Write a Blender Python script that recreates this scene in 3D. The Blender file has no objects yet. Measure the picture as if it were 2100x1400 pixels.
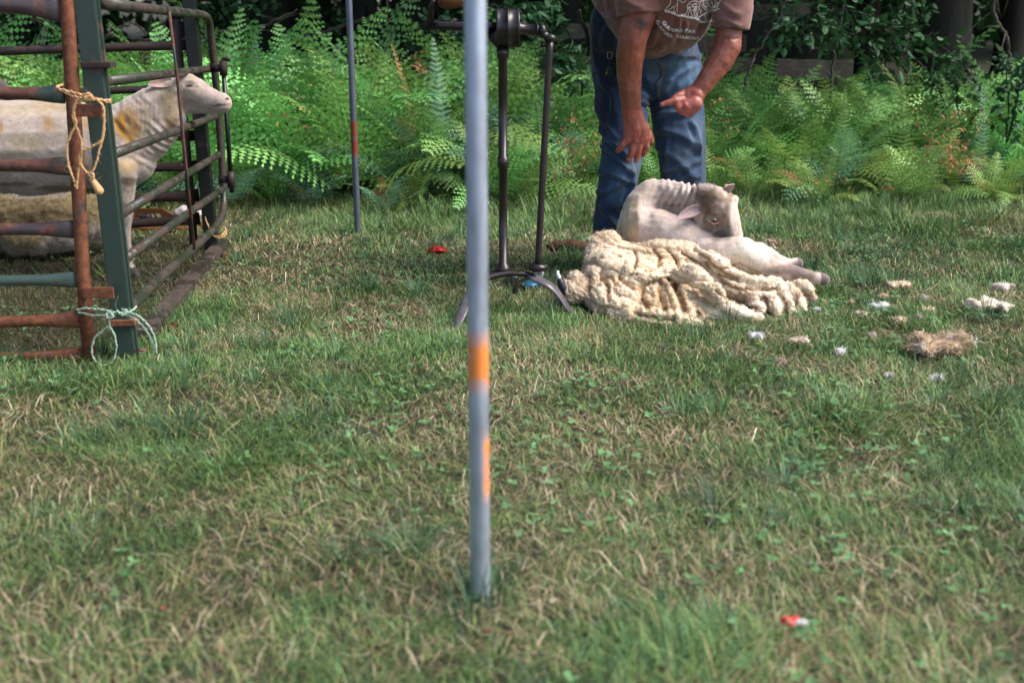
import bpy, bmesh, math, random
import numpy as np
from mathutils import Vector, Matrix
from mathutils.bvhtree import BVHTree

# ------------------------------------------------------------------ camera, world, sun, exposure
sc = bpy.context.scene
col = sc.collection
PITCH = math.radians(15.5)
FPX = 38.0 / 36.0 * 2100.0          # focal length in photograph pixels
CAMZ = 1.0
cd = bpy.data.cameras.new("camera")
cam = bpy.data.objects.new("camera", cd)
col.objects.link(cam)
cam.location = (0, 0, CAMZ)
cam.rotation_euler = (math.pi / 2 - PITCH, 0, 0)
cd.lens = 38.0
cd.sensor_width = 36.0
cd.clip_start = 0.05
cd.clip_end = 400
cd.dof.use_dof = True
cd.dof.focus_distance = 4.45
cd.dof.aperture_fstop = 2.8
sc.camera = cam

SUN_EL, SUN_AZ = math.radians(50), math.radians(100)    # azimuth clockwise from +Y: from the right, slightly behind the camera
w = bpy.data.worlds.new("World")
sc.world = w
w.use_nodes = True
nt = w.node_tree
nt.nodes.clear()
sky = nt.nodes.new("ShaderNodeTexSky")
sky.sky_type = 'NISHITA'
sky.sun_disc = False
sky.sun_elevation = SUN_EL
sky.sun_rotation = SUN_AZ
sky.dust_density = 3.0
sky.air_density = 1.0
sky.ozone_density = 1.0
bg = nt.nodes.new("ShaderNodeBackground")
bg.inputs[1].default_value = 0.078
wo = nt.nodes.new("ShaderNodeOutputWorld")
nt.links.new(sky.outputs[0], bg.inputs[0])
nt.links.new(bg.outputs[0], wo.inputs[0])

sd = bpy.data.lights.new("sun", 'SUN')
sd.energy = 1.5
sd.angle = math.radians(32)
sd.color = (1.0, 0.94, 0.86)
sun = bpy.data.objects.new("sun", sd)
col.objects.link(sun)
_d = Vector((math.sin(SUN_AZ) * math.cos(SUN_EL), math.cos(SUN_AZ) * math.cos(SUN_EL), math.sin(SUN_EL)))
sun.rotation_euler = _d.to_track_quat('Z', 'Y').to_euler()
sun.location = _d * 30

sc.view_settings.view_transform = 'Standard'
sc.view_settings.look = 'None'
sc.view_settings.exposure = 1.80
sc.view_settings.gamma = 1.0
sc.cycles.max_bounces = 8
sc.cycles.transparent_max_bounces = 8
sc.cycles.use_denoising = True

RNG = np.random.RandomState(7)
random.seed(7)

# ------------------------------------------------------------------ measuring helpers (photograph pixel + distance -> place in the world)
SP, CP = math.sin(PITCH), math.cos(PITCH)

def ray(x, y):
    dx, dy = (x - 1050.0) / FPX, (700.0 - y) / FPX
    return np.array([dx, dy * SP + CP, dy * CP - SP])

def PX(x, y, Y):
    d = ray(x, y)
    return np.array([0, 0, CAMZ]) + d * (Y / d[1])

def GP(x, y, z=0.0):
    d = ray(x, y)
    return np.array([0, 0, CAMZ]) + d * ((z - CAMZ) / d[2])

def MPP(p):
    return (p[1] * CP + (CAMZ - p[2]) * SP) / FPX

def onplane(x, y, A, B):
    d = ray(x, y)
    n = np.array([B[1] - A[1], -(B[0] - A[0]), 0.0])
    o = np.array([0, 0, CAMZ])
    t = n.dot(np.array([A[0], A[1], 0]) - o) / n.dot(d)
    return o + d * t

# ------------------------------------------------------------------ numpy noise
def _hash(ix, iy, iz, s):
    h = (ix.astype(np.int64) * 374761393 + iy.astype(np.int64) * 668265263 + iz.astype(np.int64) * 2147483647 + s * 974711) & 0xFFFFFFFF
    h = ((h ^ (h >> 13)) * 1274126177) & 0xFFFFFFFF
    h = (h ^ (h >> 16)) & 0xFFFFFFFF
    return h / 4294967295.0

def noise(p, s=0):
    p = np.asarray(p, dtype=np.float64)
    i = np.floor(p).astype(np.int64)
    f = p - i
    u = f * f * (3 - 2 * f)
    r = 0
    for a in (0, 1):
        for b in (0, 1):
            for c in (0, 1):
                wgt = (u[:, 0] if a else 1 - u[:, 0]) * (u[:, 1] if b else 1 - u[:, 1]) * (u[:, 2] if c else 1 - u[:, 2])
                r = r + wgt * _hash(i[:, 0] + a, i[:, 1] + b, i[:, 2] + c, s)
    return r * 2 - 1

def fbm(p, oct=4, s=0):
    p = np.asarray(p, dtype=np.float64)
    r, a, t = 0, 1.0, 0
    for k in range(oct):
        r = r + a * noise(p * (2.03 ** k) + 17.3 * k, s + k)
        t += a
        a *= 0.5
    return r / t

def voronoi(p, s=0):
    p = np.asarray(p, dtype=np.float64)
    i = np.floor(p).astype(np.int64)
    f1 = np.full(len(p), 9.0)
    f2 = np.full(len(p), 9.0)
    for a in (-1, 0, 1):
        for b in (-1, 0, 1):
            for c in (-1, 0, 1):
                cx, cy, cz = i[:, 0] + a, i[:, 1] + b, i[:, 2] + c
                q = np.stack([cx + _hash(cx, cy, cz, s), cy + _hash(cx, cy, cz, s + 11), cz + _hash(cx, cy, cz, s + 23)], 1)
                d = np.sqrt(((p - q) ** 2).sum(1))
                m = d < f1
                f2 = np.where(m, f1, np.minimum(f2, d))
                f1 = np.where(m, d, f1)
    return f1, f2

def sstep(a, b, x):
    t = np.clip((x - a) / (b - a), 0, 1)
    return t * t * (3 - 2 * t)

# ------------------------------------------------------------------ mesh collector
def norm(v):
    v = np.asarray(v, float)
    n = np.linalg.norm(v)
    return v / n if n > 1e-12 else np.array([0, 0, 1.0])

def frame(t, up=(0, 0, 1)):
    t = norm(t)
    up = np.asarray(up, float)
    if abs(t.dot(up)) > 0.97:
        up = np.array([0, 1.0, 0]) if abs(t[1]) < 0.9 else np.array([1.0, 0, 0])
    a = norm(np.cross(up, t))
    b = np.cross(t, a)
    return a, b, t

def spline(pts, n):
    """Catmull-Rom through rows of pts, n samples per span"""
    P = np.asarray(pts, float)
    if len(P) < 3:
        return np.array([P[0] + (P[-1] - P[0]) * k / n for k in range(n + 1)])
    Q = np.vstack([2 * P[0] - P[1], P, 2 * P[-1] - P[-2]])
    out = []
    for i in range(1, len(Q) - 2):
        for k in range(n):
            t = k / n
            out.append(0.5 * ((2 * Q[i]) + (-Q[i - 1] + Q[i + 1]) * t + (2 * Q[i - 1] - 5 * Q[i] + 4 * Q[i + 1] - Q[i + 2]) * t * t
                              + (-Q[i - 1] + 3 * Q[i] - 3 * Q[i + 1] + Q[i + 2]) * t ** 3))
    out.append(P[-1])
    return np.array(out)

class MB:
    def __init__(s):
        s.v, s.f, s.c, s.n = [], [], [], 0

    def add(s, v, f, c=None):
        v = np.asarray(v, float)
        s.v.append(v)
        s.f += [tuple(i + s.n for i in q) for q in f]
        if c is not None:
            c = np.asarray(c, float)
            if c.ndim == 1:
                c = np.tile(c, (len(v), 1))
        else:
            c = np.ones((len(v), 3))
        s.c.append(c)
        s.n += len(v)
        return s

    def V(s):
        return np.vstack(s.v)

    def C(s):
        return np.vstack(s.c)

    def tube(s, pts, rad, n=12, c=None, up=(0, 0, 1), aspect=1.0, cap=True):
        P = np.asarray(pts, float)
        R = np.broadcast_to(np.asarray(rad, float), (len(P),)) if np.ndim(rad) < 2 else np.asarray(rad, float)
        T = np.gradient(P, axis=0)
        a, b, _ = frame(T[0], up)
        vs, fs = [], []
        for i in range(len(P)):
            t = norm(T[i])
            a = norm(a - t * a.dot(t))
            b = np.cross(t, a)
            ra, rb = (R[i], R[i] * aspect) if np.ndim(R) == 1 else (R[i][0], R[i][1])
            for k in range(n):
                th = 2 * math.pi * k / n
                vs.append(P[i] + a * math.cos(th) * ra + b * math.sin(th) * rb)
        for i in range(len(P) - 1):
            for k in range(n):
                k2 = (k + 1) % n
                fs.append((i * n + k, i * n + k2, (i + 1) * n + k2, (i + 1) * n + k))
        if cap:
            fs.append(tuple(range(n - 1, -1, -1)))
            fs.append(tuple((len(P) - 1) * n + k for k in range(n)))
        return s.add(vs, fs, c)

    def capsule(s, p, q, r1, r2, n=12):
        """round ended tapered limb"""
        p, q = np.asarray(p, float), np.asarray(q, float)
        t = norm(q - p)
        pts, rad = [], []
        for k in range(5):
            th = math.pi / 2 * (k + 0.15) / 5
            pts.append(p - t * r1 * math.cos(th)); rad.append(r1 * math.sin(th))
        pts.append(p); rad.append(r1); pts.append(q); rad.append(r2)
        for k in range(4, -1, -1):
            th = math.pi / 2 * (k + 0.15) / 5
            pts.append(q + t * r2 * math.cos(th)); rad.append(r2 * math.sin(th))
        P = np.array(pts)
        a, b, _ = frame(t)
        vs, fs = [], []
        for i in range(len(P)):
            for k in range(n):
                th = 2 * math.pi * k / n
                vs.append(P[i] + (a * math.cos(th) + b * math.sin(th)) * rad[i])
        for i in range(len(P) - 1):
            for k in range(n):
                k2 = (k + 1) % n
                fs.append((i * n + k, i * n + k2, (i + 1) * n + k2, (i + 1) * n + k))
        fs.append(tuple(range(n - 1, -1, -1)))
        fs.append(tuple((len(P) - 1) * n + k for k in range(n)))
        return s.add(vs, fs)

    def limb(s, pr, n=12):
        """chain of (point, radius)"""
        for (p, r), (q, r2) in zip(pr[:-1], pr[1:]):
            s.capsule(p, q, r, r2, n)
        return s

    def ell(s, c, r, axes=None, nu=16, nv=10, colr=None):
        c = np.asarray(c, float)
        r = np.broadcast_to(np.asarray(r, float), (3,))
        A = np.eye(3) if axes is None else np.array(axes)
        vs = [c + A[2] * r[2]]
        for j in range(1, nv):
            ph = math.pi * j / nv
            for i in range(nu):
                th = 2 * math.pi * i / nu
                vs.append(c + A[0] * r[0] * math.sin(ph) * math.cos(th) + A[1] * r[1] * math.sin(ph) * math.sin(th) + A[2] * r[2] * math.cos(ph))
        vs.append(c - A[2] * r[2])
        fs = []
        for i in range(nu):
            fs.append((0, 1 + i, 1 + (i + 1) % nu))
            fs.append((len(vs) - 1, 1 + (nv - 2) * nu + (i + 1) % nu, 1 + (nv - 2) * nu + i))
        for j in range(nv - 2):
            for i in range(nu):
                a = 1 + j * nu + i
                b = 1 + j * nu + (i + 1) % nu
                fs.append((a, a + nu, b + nu, b))
        return s.add(vs, fs, colr)

    def box(s, c, h, axes=None, colr=None, bev=0.0):
        c = np.asarray(c, float)
        h = np.asarray(h, float)
        A = np.eye(3) if axes is None else np.array(axes)
        bm = bmesh.new()
        bmesh.ops.create_cube(bm, size=2.0)
        for v in bm.verts:
            v.co = Vector((v.co.x * h[0], v.co.y * h[1], v.co.z * h[2]))
        if bev > 0:
            bmesh.ops.bevel(bm, geom=bm.edges[:], offset=bev, segments=2, affect='EDGES', profile=0.6)
        bm.verts.ensure_lookup_table()
        vs = [c + A[0] * v.co.x + A[1] * v.co.y + A[2] * v.co.z for v in bm.verts]
        bm.verts.index_update()
        fs = [tuple(v.index for v in f.verts) for f in bm.faces]
        bm.free()
        return s.add(vs, fs, colr)

    def prism(s, outline, A, u, v, w, depth, colr=None):
        """closed 2-D outline (list of (a,b)) placed at A with axes u,v, thickness along w"""
        A = np.asarray(A, float)
        n = len(outline)
        vs = [A + u * a + v * b for a, b in outline] + [A + u * a + v * b + w * depth for a, b in outline]
        fs = [tuple(range(n)), tuple(range(2 * n - 1, n - 1, -1))]
        for i in range(n):
            j = (i + 1) % n
            fs.append((i, i + n, j + n, j))
        return s.add(vs, fs, colr)

    def build(s, name, mat, parent=None, origin=None, smooth=True, autofix=False):
        V = s.V()
        if origin is None:
            origin = LOC[parent.name] if parent is not None else np.array([V[:, 0].mean(), V[:, 1].mean(), V[:, 2].min()])
        origin = np.asarray(origin, float)
        me = bpy.data.meshes.new(name)
        me.from_pydata((V - origin).tolist(), [], s.f)
        if autofix:
            bm = bmesh.new(); bm.from_mesh(me)
            bmesh.ops.recalc_face_normals(bm, faces=bm.faces[:])
            bm.to_mesh(me); bm.free()
        at = me.color_attributes.new("Col", 'FLOAT_COLOR', 'POINT')
        c4 = np.ones((len(V), 4), np.float32)
        c4[:, :3] = s.C()
        at.data.foreach_set("color", c4.ravel())
        if smooth:
            me.polygons.foreach_set("use_smooth", np.ones(len(me.polygons), bool))
            if smooth == 'auto':
                bm = bmesh.new(); bm.from_mesh(me)
                for e in bm.edges:
                    if len(e.link_faces) == 2 and e.calc_face_angle(0) > 0.6:
                        e.smooth = False
                bm.to_mesh(me); bm.free()
        me.materials.append(mat)
        o = bpy.data.objects.new(name, me)
        col.objects.link(o)
        if parent is not None:
            o.parent = parent
            o.location = origin - LOC[parent.name]
        else:
            o.location = origin
        LOC[o.name] = origin
        return o

LOC = {}

def fastmesh(name, V, F, C, mat, parent=None, origin=(0, 0, 0), smooth=False):
    """V (n,3), F (m,k) same k, C (n,3)"""
    V = np.asarray(V, np.float32) - np.asarray(origin, np.float32)
    me = bpy.data.meshes.new(name)
    me.vertices.add(len(V))
    me.vertices.foreach_set("co", V.ravel())
    k = F.shape[1]
    me.loops.add(F.size)
    me.loops.foreach_set("vertex_index", F.astype(np.int32).ravel())
    me.polygons.add(len(F))
    me.polygons.foreach_set("loop_start", np.arange(0, F.size, k, dtype=np.int32))
    me.polygons.foreach_set("loop_total", np.full(len(F), k, np.int32))
    me.update(calc_edges=True)
    at = me.color_attributes.new("Col", 'FLOAT_COLOR', 'POINT')
    c4 = np.ones((len(V), 4), np.float32)
    c4[:, :3] = C
    at.data.foreach_set("color", c4.ravel())
    if smooth:
        me.polygons.foreach_set("use_smooth", np.ones(len(me.polygons), bool))
    me.materials.append(mat)
    o = bpy.data.objects.new(name, me)
    col.objects.link(o)
    if parent is not None:
        o.parent = parent
        o.location = np.asarray(origin, float) - LOC[parent.name]
    else:
        o.location = origin
    LOC[o.name] = np.asarray(origin, float)
    return o

def remesh(mb, voxel, smooth=4, sub=0):
    me = bpy.data.meshes.new("tmp")
    me.from_pydata(mb.V().tolist(), [], mb.f)
    bm = bmesh.new(); bm.from_mesh(me)
    bmesh.ops.recalc_face_normals(bm, faces=bm.faces[:])
    bm.to_mesh(me); bm.free()
    o = bpy.data.objects.new("tmp", me)
    col.objects.link(o)
    m = o.modifiers.new("r", 'REMESH'); m.mode = 'VOXEL'; m.voxel_size = voxel
    if smooth:
        m = o.modifiers.new("s", 'SMOOTH'); m.factor = 0.5; m.iterations = smooth
    if sub:
        m = o.modifiers.new("u", 'SUBSURF'); m.levels = sub; m.render_levels = sub
    dg = bpy.context.evaluated_depsgraph_get()
    ev = o.evaluated_get(dg)
    em = ev.to_mesh()
    V = np.empty(len(em.vertices) * 3, np.float32); em.vertices.foreach_get("co", V)
    V = V.reshape(-1, 3).astype(float)
    N = np.empty(len(em.vertices) * 3, np.float32); em.vertices.foreach_get("normal", N)
    N = N.reshape(-1, 3).astype(float)
    F = np.empty(len(em.loops), np.int32); em.loops.foreach_get("vertex_index", F)
    F = F.reshape(-1, 4)
    ev.to_mesh_clear()
    bpy.data.objects.remove(o)
    bpy.data.meshes.remove(me)
    return V, N, F

def normals(V, F):
    a, b, c = V[F[:, 0]], V[F[:, 1]], V[F[:, 2]]
    fn = np.cross(b - a, c - a)
    N = np.zeros_like(V)
    for k in range(F.shape[1]):
        np.add.at(N, F[:, k], fn)
    return N / (np.linalg.norm(N, axis=1, keepdims=True) + 1e-12)

def smoothV(V, F, it=1, fac=0.5):
    E = np.vstack([F[:, [k, (k + 1) % F.shape[1]]] for k in range(F.shape[1])])
    n = np.zeros(len(V)); np.add.at(n, E[:, 0], 1)
    for _ in range(it):
        S = np.zeros_like(V); np.add.at(S, E[:, 0], V[E[:, 1]])
        V = V * (1 - fac) + fac * S / np.maximum(n, 1)[:, None]
    return V

def thing(name, label, cat, loc, group=None):
    o = bpy.data.objects.new(name, None)
    o.empty_display_size = 0.1
    col.objects.link(o)
    o.location = loc
    LOC[o.name] = np.asarray(loc, float)
    return tag(o, label, cat, group)

def tag(o, label=None, cat=None, group=None, kind=None):
    if label: o["label"] = label
    if cat: o["category"] = cat
    if group: o["group"] = group
    if kind: o["kind"] = kind
    return o

# ------------------------------------------------------------------ materials
def newmat(name):
    m = bpy.data.materials.new(name)
    m.use_nodes = True
    n = m.node_tree
    b = n.nodes["Principled BSDF"]
    return m, n, b

def N_(n, t, **kw):
    x = n.nodes.new(t)
    for k, v in kw.items():
        if k.startswith('i_'):
            x.inputs[int(k[2:])].default_value = v
        else:
            setattr(x, k, v)
    return x

def ramp(n, src, stops):
    r = n.nodes.new("ShaderNodeValToRGB")
    cr = r.color_ramp
    while len(cr.elements) < len(stops):
        cr.elements.new(0.5)
    for e, (p, c) in zip(cr.elements, stops):
        e.position = p
        e.color = (*c, 1) if len(c) == 3 else c
    n.links.new(src, r.inputs[0])
    return r

def ntex(n, scale, detail=4, rough=0.55, vec=None, stretch=None):
    t = n.nodes.new("ShaderNodeTexNoise")
    t.inputs['Scale'].default_value = scale
    t.inputs['Detail'].default_value = detail
    t.inputs['Roughness'].default_value = rough
    tc = n.nodes.new("ShaderNodeTexCoord")
    src = tc.outputs['Object']
    if stretch:
        mp = n.nodes.new("ShaderNodeMapping")
        mp.inputs['Scale'].default_value = stretch
        n.links.new(src, mp.inputs[0]); src = mp.outputs[0]
    n.links.new(src, t.inputs['Vector'])
    return t

def bump(n, b, src, strength=0.3, dist=0.01):
    x = n.nodes.new("ShaderNodeBump")
    x.inputs['Strength'].default_value = strength
    x.inputs['Distance'].default_value = dist
    n.links.new(src, x.inputs['Height'])
    n.links.new(x.outputs[0], b.inputs['Normal'])
    return x

def attrcol(n):
    a = n.nodes.new("ShaderNodeAttribute"); a.attribute_name = "Col"
    return a

def mix(n, fac, a, b, mode='MIX'):
    m = n.nodes.new("ShaderNodeMix"); m.data_type = 'RGBA'; m.blend_type = mode
    for s, i in ((fac, 0), (a, 6), (b, 7)):
        if isinstance(s, (int, float)):
            m.inputs[i].default_value = s
        elif isinstance(s, tuple):
            m.inputs[i].default_value = (*s, 1)
        else:
            n.links.new(s, m.inputs[i])
    return m.outputs[2]

def leafmat(name, trans=0.35, rough=0.5, vary=0.25, spec=0.3):
    m, n, b = newmat(name)
    a = attrcol(n)
    oi = n.nodes.new("ShaderNodeObjectInfo")
    hsv = n.nodes.new("ShaderNodeHueSaturation")
    mr = n.nodes.new("ShaderNodeMapRange"); mr.inputs[3].default_value = 1 - vary; mr.inputs[4].default_value = 1 + vary
    n.links.new(oi.outputs['Random'], mr.inputs[0]); n.links.new(mr.outputs[0], hsv.inputs['Value'])
    mr2 = n.nodes.new("ShaderNodeMapRange"); mr2.inputs[3].default_value = 0.5 - vary * 0.06; mr2.inputs[4].default_value = 0.5 + vary * 0.10
    mu = N_(n, "ShaderNodeMath", operation='FRACT'); m7 = N_(n, "ShaderNodeMath", operation='MULTIPLY', i_1=7.3)
    n.links.new(oi.outputs['Random'], m7.inputs[0]); n.links.new(m7.outputs[0], mu.inputs[0])
    n.links.new(mu.outputs[0], mr2.inputs[0]); n.links.new(mr2.outputs[0], hsv.inputs['Hue'])
    n.links.new(a.outputs['Color'], hsv.inputs['Color'])
    n.links.new(hsv.outputs[0], b.inputs['Base Color'])
    b.inputs['Roughness'].default_value = rough
    b.inputs['Specular IOR Level'].default_value = spec
    tr = n.nodes.new("ShaderNodeBsdfTranslucent")
    n.links.new(hsv.outputs[0], tr.inputs[0])
    ms = n.nodes.new("ShaderNodeMixShader"); ms.inputs[0].default_value = trans
    out = n.nodes["Material Output"]
    n.links.new(b.outputs[0], ms.inputs[1]); n.links.new(tr.outputs[0], ms.inputs[2]); n.links.new(ms.outputs[0], out.inputs[0])
    return m

def attrmat(name, rough=0.7, spec=0.3, nscale=30, namp=0.25, bumps=None, metallic=0, sheen=0, sss=0.0):
    m, n, b = newmat(name)
    a = attrcol(n)
    t = ntex(n, nscale, 5)
    r = ramp(n, t.outputs[0], [(0.3, (1 - namp,) * 3), (0.7, (1 + namp * 0.5,) * 3)])
    n.links.new(mix(n, 1.0, a.outputs['Color'], r.outputs[0], 'MULTIPLY'), b.inputs['Base Color'])
    b.inputs['Roughness'].default_value = rough
    b.inputs['Specular IOR Level'].default_value = spec
    b.inputs['Metallic'].default_value = metallic
    if sheen: b.inputs['Sheen Weight'].default_value = sheen
    if sss:
        b.inputs['Subsurface Weight'].default_value = sss
        b.inputs['Subsurface Scale'].default_value = 0.01
    if bumps:
        t2 = ntex(n, bumps[0], 5)
        bump(n, b, t2.outputs[0], bumps[1], bumps[2])
    return m

def paintmat(name, green, rust, thr, scale=9, rough=0.55):
    """weathered painted steel: thr = noise level above which the rust shows"""
    m, n, b = newmat(name)
    green = tuple(c * 0.55 for c in green); rust = tuple(c * 0.62 for c in rust)
    t = ntex(n, scale, 8, 0.65)
    t2 = ntex(n, scale * 6, 5, 0.6)
    g = mix(n, t2.outputs[0], tuple(c * 0.75 for c in green), tuple(c * 1.2 for c in green))
    r2 = ramp(n, t2.outputs[0], [(0.35, tuple(c * 0.55 for c in rust)), (0.55, rust), (0.75, (min(1, rust[0] * 1.7), rust[1] * 1.9, rust[2] * 1.5))])
    r = ramp(n, t.outputs[0], [(thr - 0.03, (0, 0, 0)), (thr + 0.04, (1, 1, 1))])
    n.links.new(mix(n, r.outputs[0], g, r2.outputs[0]), b.inputs['Base Color'])
    rr = ramp(n, r.outputs[0], [(0, (rough - 0.15,) * 3), (1, (0.85,) * 3)])
    n.links.new(rr.outputs[0], b.inputs['Roughness'])
    bump(n, b, t2.outputs[0], 0.35, 0.002)
    return m
# ------------------------------------------------------------------ the ground
def gz(x, y):
    """height of the ground: flat lawn, gently rising wood floor"""
    x = np.asarray(x, float); y = np.asarray(y, float)
    p = np.stack([x * 0.8, y * 0.8, np.zeros_like(x)], -1).reshape(-1, 3)
    h = fbm(p, 3, 5).reshape(x.shape) * 0.02
    far = sstep(8.5, 11, y)
    return h * sstep(5.0, 6.5, y) + far * (y - 8.5) * 0.05

gx = np.concatenate([np.linspace(-60, -8, 14)[:-1], np.linspace(-8, 8, 90), np.linspace(8, 60, 14)[1:]])
gy = np.concatenate([np.linspace(-60, -1, 12)[:-1], np.linspace(-1, 12, 90), np.linspace(12, 90, 22)[1:]])
XX, YY = np.meshgrid(gx, gy)
ZZ = gz(XX, YY)
nx, ny = len(gx), len(gy)
V = np.stack([XX.ravel(), YY.ravel(), ZZ.ravel()], 1)
idx = np.arange(nx * ny).reshape(ny, nx)
F = np.stack([idx[:-1, :-1].ravel(), idx[:-1, 1:].ravel(), idx[1:, 1:].ravel(), idx[1:, :-1].ravel()], 1)
m, n, b = newmat("soil")
t = ntex(n, 3.0, 8, 0.7); t2 = ntex(n, 60, 6, 0.7)
c1 = ramp(n, t.outputs[0], [(0.35, (0.020, 0.022, 0.009)), (0.65, (0.040, 0.036, 0.018))])
c2 = ramp(n, t2.outputs[0], [(0.35, (0.45, 0.45, 0.45)), (0.7, (1.5, 1.4, 1.2))])
n.links.new(mix(n, 1.0, c1.outputs[0], c2.outputs[0], 'MULTIPLY'), b.inputs['Base Color'])
b.inputs['Roughness'].default_value = 0.95
bump(n, b, t2.outputs[0], 0.8, 0.02)
o = fastmesh("ground", V, F, np.ones((len(V), 3)), m, smooth=True)
tag(o, "brown soil and matted turf of the lawn and wood floor", "ground", kind="structure")

# ------------------------------------------------------------------ grass (uncountable: one object), drawn denser where it is near
mat_grass = leafmat("grass_blades", 0.16, 0.55, 0.0, 0.25)

def inview(x, y, m=0.9):
    return np.abs(x) < (y * 1.05 * CP + 0.3) * 0.5 + m

def blades(n, yr, lenr, wid, flat, colf, dens=None, seed=1, seg=3):
    R = np.random.RandomState(seed)
    y = R.uniform(yr[0], yr[1], n * 3)
    x = R.uniform(-5.0, 5.0, n * 3)
    keep = inview(x, y)
    x, y = x[keep], y[keep]
    if dens is not None:
        k = R.rand(len(x)) < dens(x, y)
        x, y = x[k], y[k]
    x, y = x[:n], y[:n]
    k = len(x)
    L = lenr(x, y, R)
    th = n2(x, y, 1.9, 55, 2) * 7 + R.normal(0, 1.35, k)
    d = np.stack([np.cos(th), np.sin(th), np.zeros(k)], 1)
    sd_ = np.stack([-np.sin(th), np.cos(th), np.zeros(k)], 1)
    fl = flat(x, y, R)                   # 0 upright .. 1 lying
    base = np.stack([x, y, gz(x, y) - 0.004], 1)
    W = wid * R.uniform(0.6, 1.3, k) * (0.6 + 0.4 * L / 0.06).clip(0.6, 1.5)
    C = colf(x, y, R)
    bend = R.uniform(0.2, 1.0, k)
    wig = R.normal(0, 0.12, k)
    rows = []
    for s in range(seg + 1):
        t = s / seg
        ang = fl * 1.35 + bend * t * 0.75
        ang = np.minimum(ang, 1.62)
        hor = np.sin(ang) * L * t
        ver = np.cos(ang) * L * t + np.where(fl > .7, 0.012 * np.sin(math.pi * t), 0) + np.where(fl > .7, R.uniform(0, 0.02, k), 0) * (1 if s else 1)
        ver = np.maximum(ver, 0.002)
        c = base + d * hor[:, None] + sd_ * (wig * L * t * t)[:, None]
        c[:, 2] += ver
        w_ = W * (1 - t ** 1.8) * 0.5
        if s < seg:
            rows.append(c - sd_ * w_[:, None]); rows.append(c + sd_ * w_[:, None])
        else:
            rows.append(c)
    nr = len(rows)
    V = np.stack(rows, 1).reshape(-1, 3)
    i0 = np.arange(k) * nr
    tris = []
    for s in range(seg - 1):
        a = 2 * s
        tris.append(np.stack([i0 + a, i0 + a + 1, i0 + a + 3], 1))
        tris.append(np.stack([i0 + a, i0 + a + 3, i0 + a + 2], 1))
    a = 2 * (seg - 1)
    tris.append(np.stack([i0 + a, i0 + a + 1, i0 + a + 2], 1))
    CC = np.repeat(C, nr, axis=0)
    return V, np.vstack(tris), CC

def n2(x, y, s, seed=0, o=3):
    return fbm(np.stack([x * s, y * s, np.full(len(x), seed * 3.7)], 1), o, seed)

def lush(x, y):
    """0 dry and matted .. 1 green and growing"""
    v = 0.60 + 0.75 * n2(x, y, 1.5, 3) + 1.15 * n2(x, y, 5.5, 9)
    v += 0.15 * sstep(0.2, 1.8, x) + 0.10 * sstep(4.2, 6.5, y) - 0.25 * sstep(-0.3, -1.1, x) * sstep(1.5, 2.4, y) * (1 - sstep(5.0, 5.8, y))
    v = .5 + (v - .5) * 1.1
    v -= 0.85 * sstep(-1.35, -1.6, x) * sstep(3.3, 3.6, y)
    v += 0.35 * sstep(0.75, 0.3, np.hypot((x - 0.95) / 1.2, y - 3.3))* 0
    return np.clip(v, 0, 1)

def nearfleece(x, y):
    return np.hypot((x - 0.68) / 0.60, (y - 4.20) / 0.40) < 0.86

def col_green(x, y, R):
    k = len(x)
    l = lush(x, y)
    g1, g2, g3 = np.array([0.062, 0.145, 0.040]), np.array([0.195, 0.275, 0.085]), np.array([0.125, 0.235, 0.115])
    a = R.rand(k)[:, None]
    c = np.where(a < 0.45, g1, np.where(a < 0.8, g2, g3))
    dry = np.array([0.32, 0.25, 0.13])
    pd = (R.rand(k) < (0.30 - 0.30 * l))[:, None]
    c = np.where(pd, dry, c)
    return c * (R.uniform(0.45, 1.65, k) * (1 - .35 * sstep(-1.3, -1.6, x) * sstep(3.3, 3.6, y) * (1 - sstep(5.4, 5.8, y))))[:, None]  # green blades inside the pen darkened, its shade put into the colour

def col_dry(x, y, R):
    k = len(x)
    a = R.rand(k)[:, None]
    c = np.where(a < 0.25, np.array([0.46, 0.345, 0.235]), np.where(a < 0.50, np.array([0.22, 0.175, 0.095]), np.where(a < 0.84, np.array([0.17, 0.235, 0.075]), np.array([0.62, 0.52, 0.38]))))
    return c * (R.uniform(0.45, 1.45, k) * (1 - .55 * sstep(-1.3, -1.6, x) * sstep(3.3, 3.6, y) * (1 - sstep(5.4, 5.8, y))))[:, None]  # straw inside the pen painted darker to stand for shade

def len_green(x, y, R):
    tuft = sstep(0.12, 0.45, n2(x, y, 3.2, 21, 2))
    return (0.030 + 0.016 * lush(x, y) + 0.075 * tuft * R.rand(len(x)) + 0.015 * sstep(5.0, 6.6, y) + 0.06 * sstep(6.35, 6.9, y)) * R.uniform(0.6, 1.35, len(x))

def flat_green(x, y, R):
    return np.clip(R.beta(2.2, 2.2, len(x)) * (0.98 - 0.35 * sstep(4.5, 6.2, y) - 0.2 * sstep(0.3, 1.6, x)), 0, 1)

def okdens(x, y):
    return np.where(nearfleece(x, y), 0.0, 0.42 + 0.58 * lush(x, y))

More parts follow.
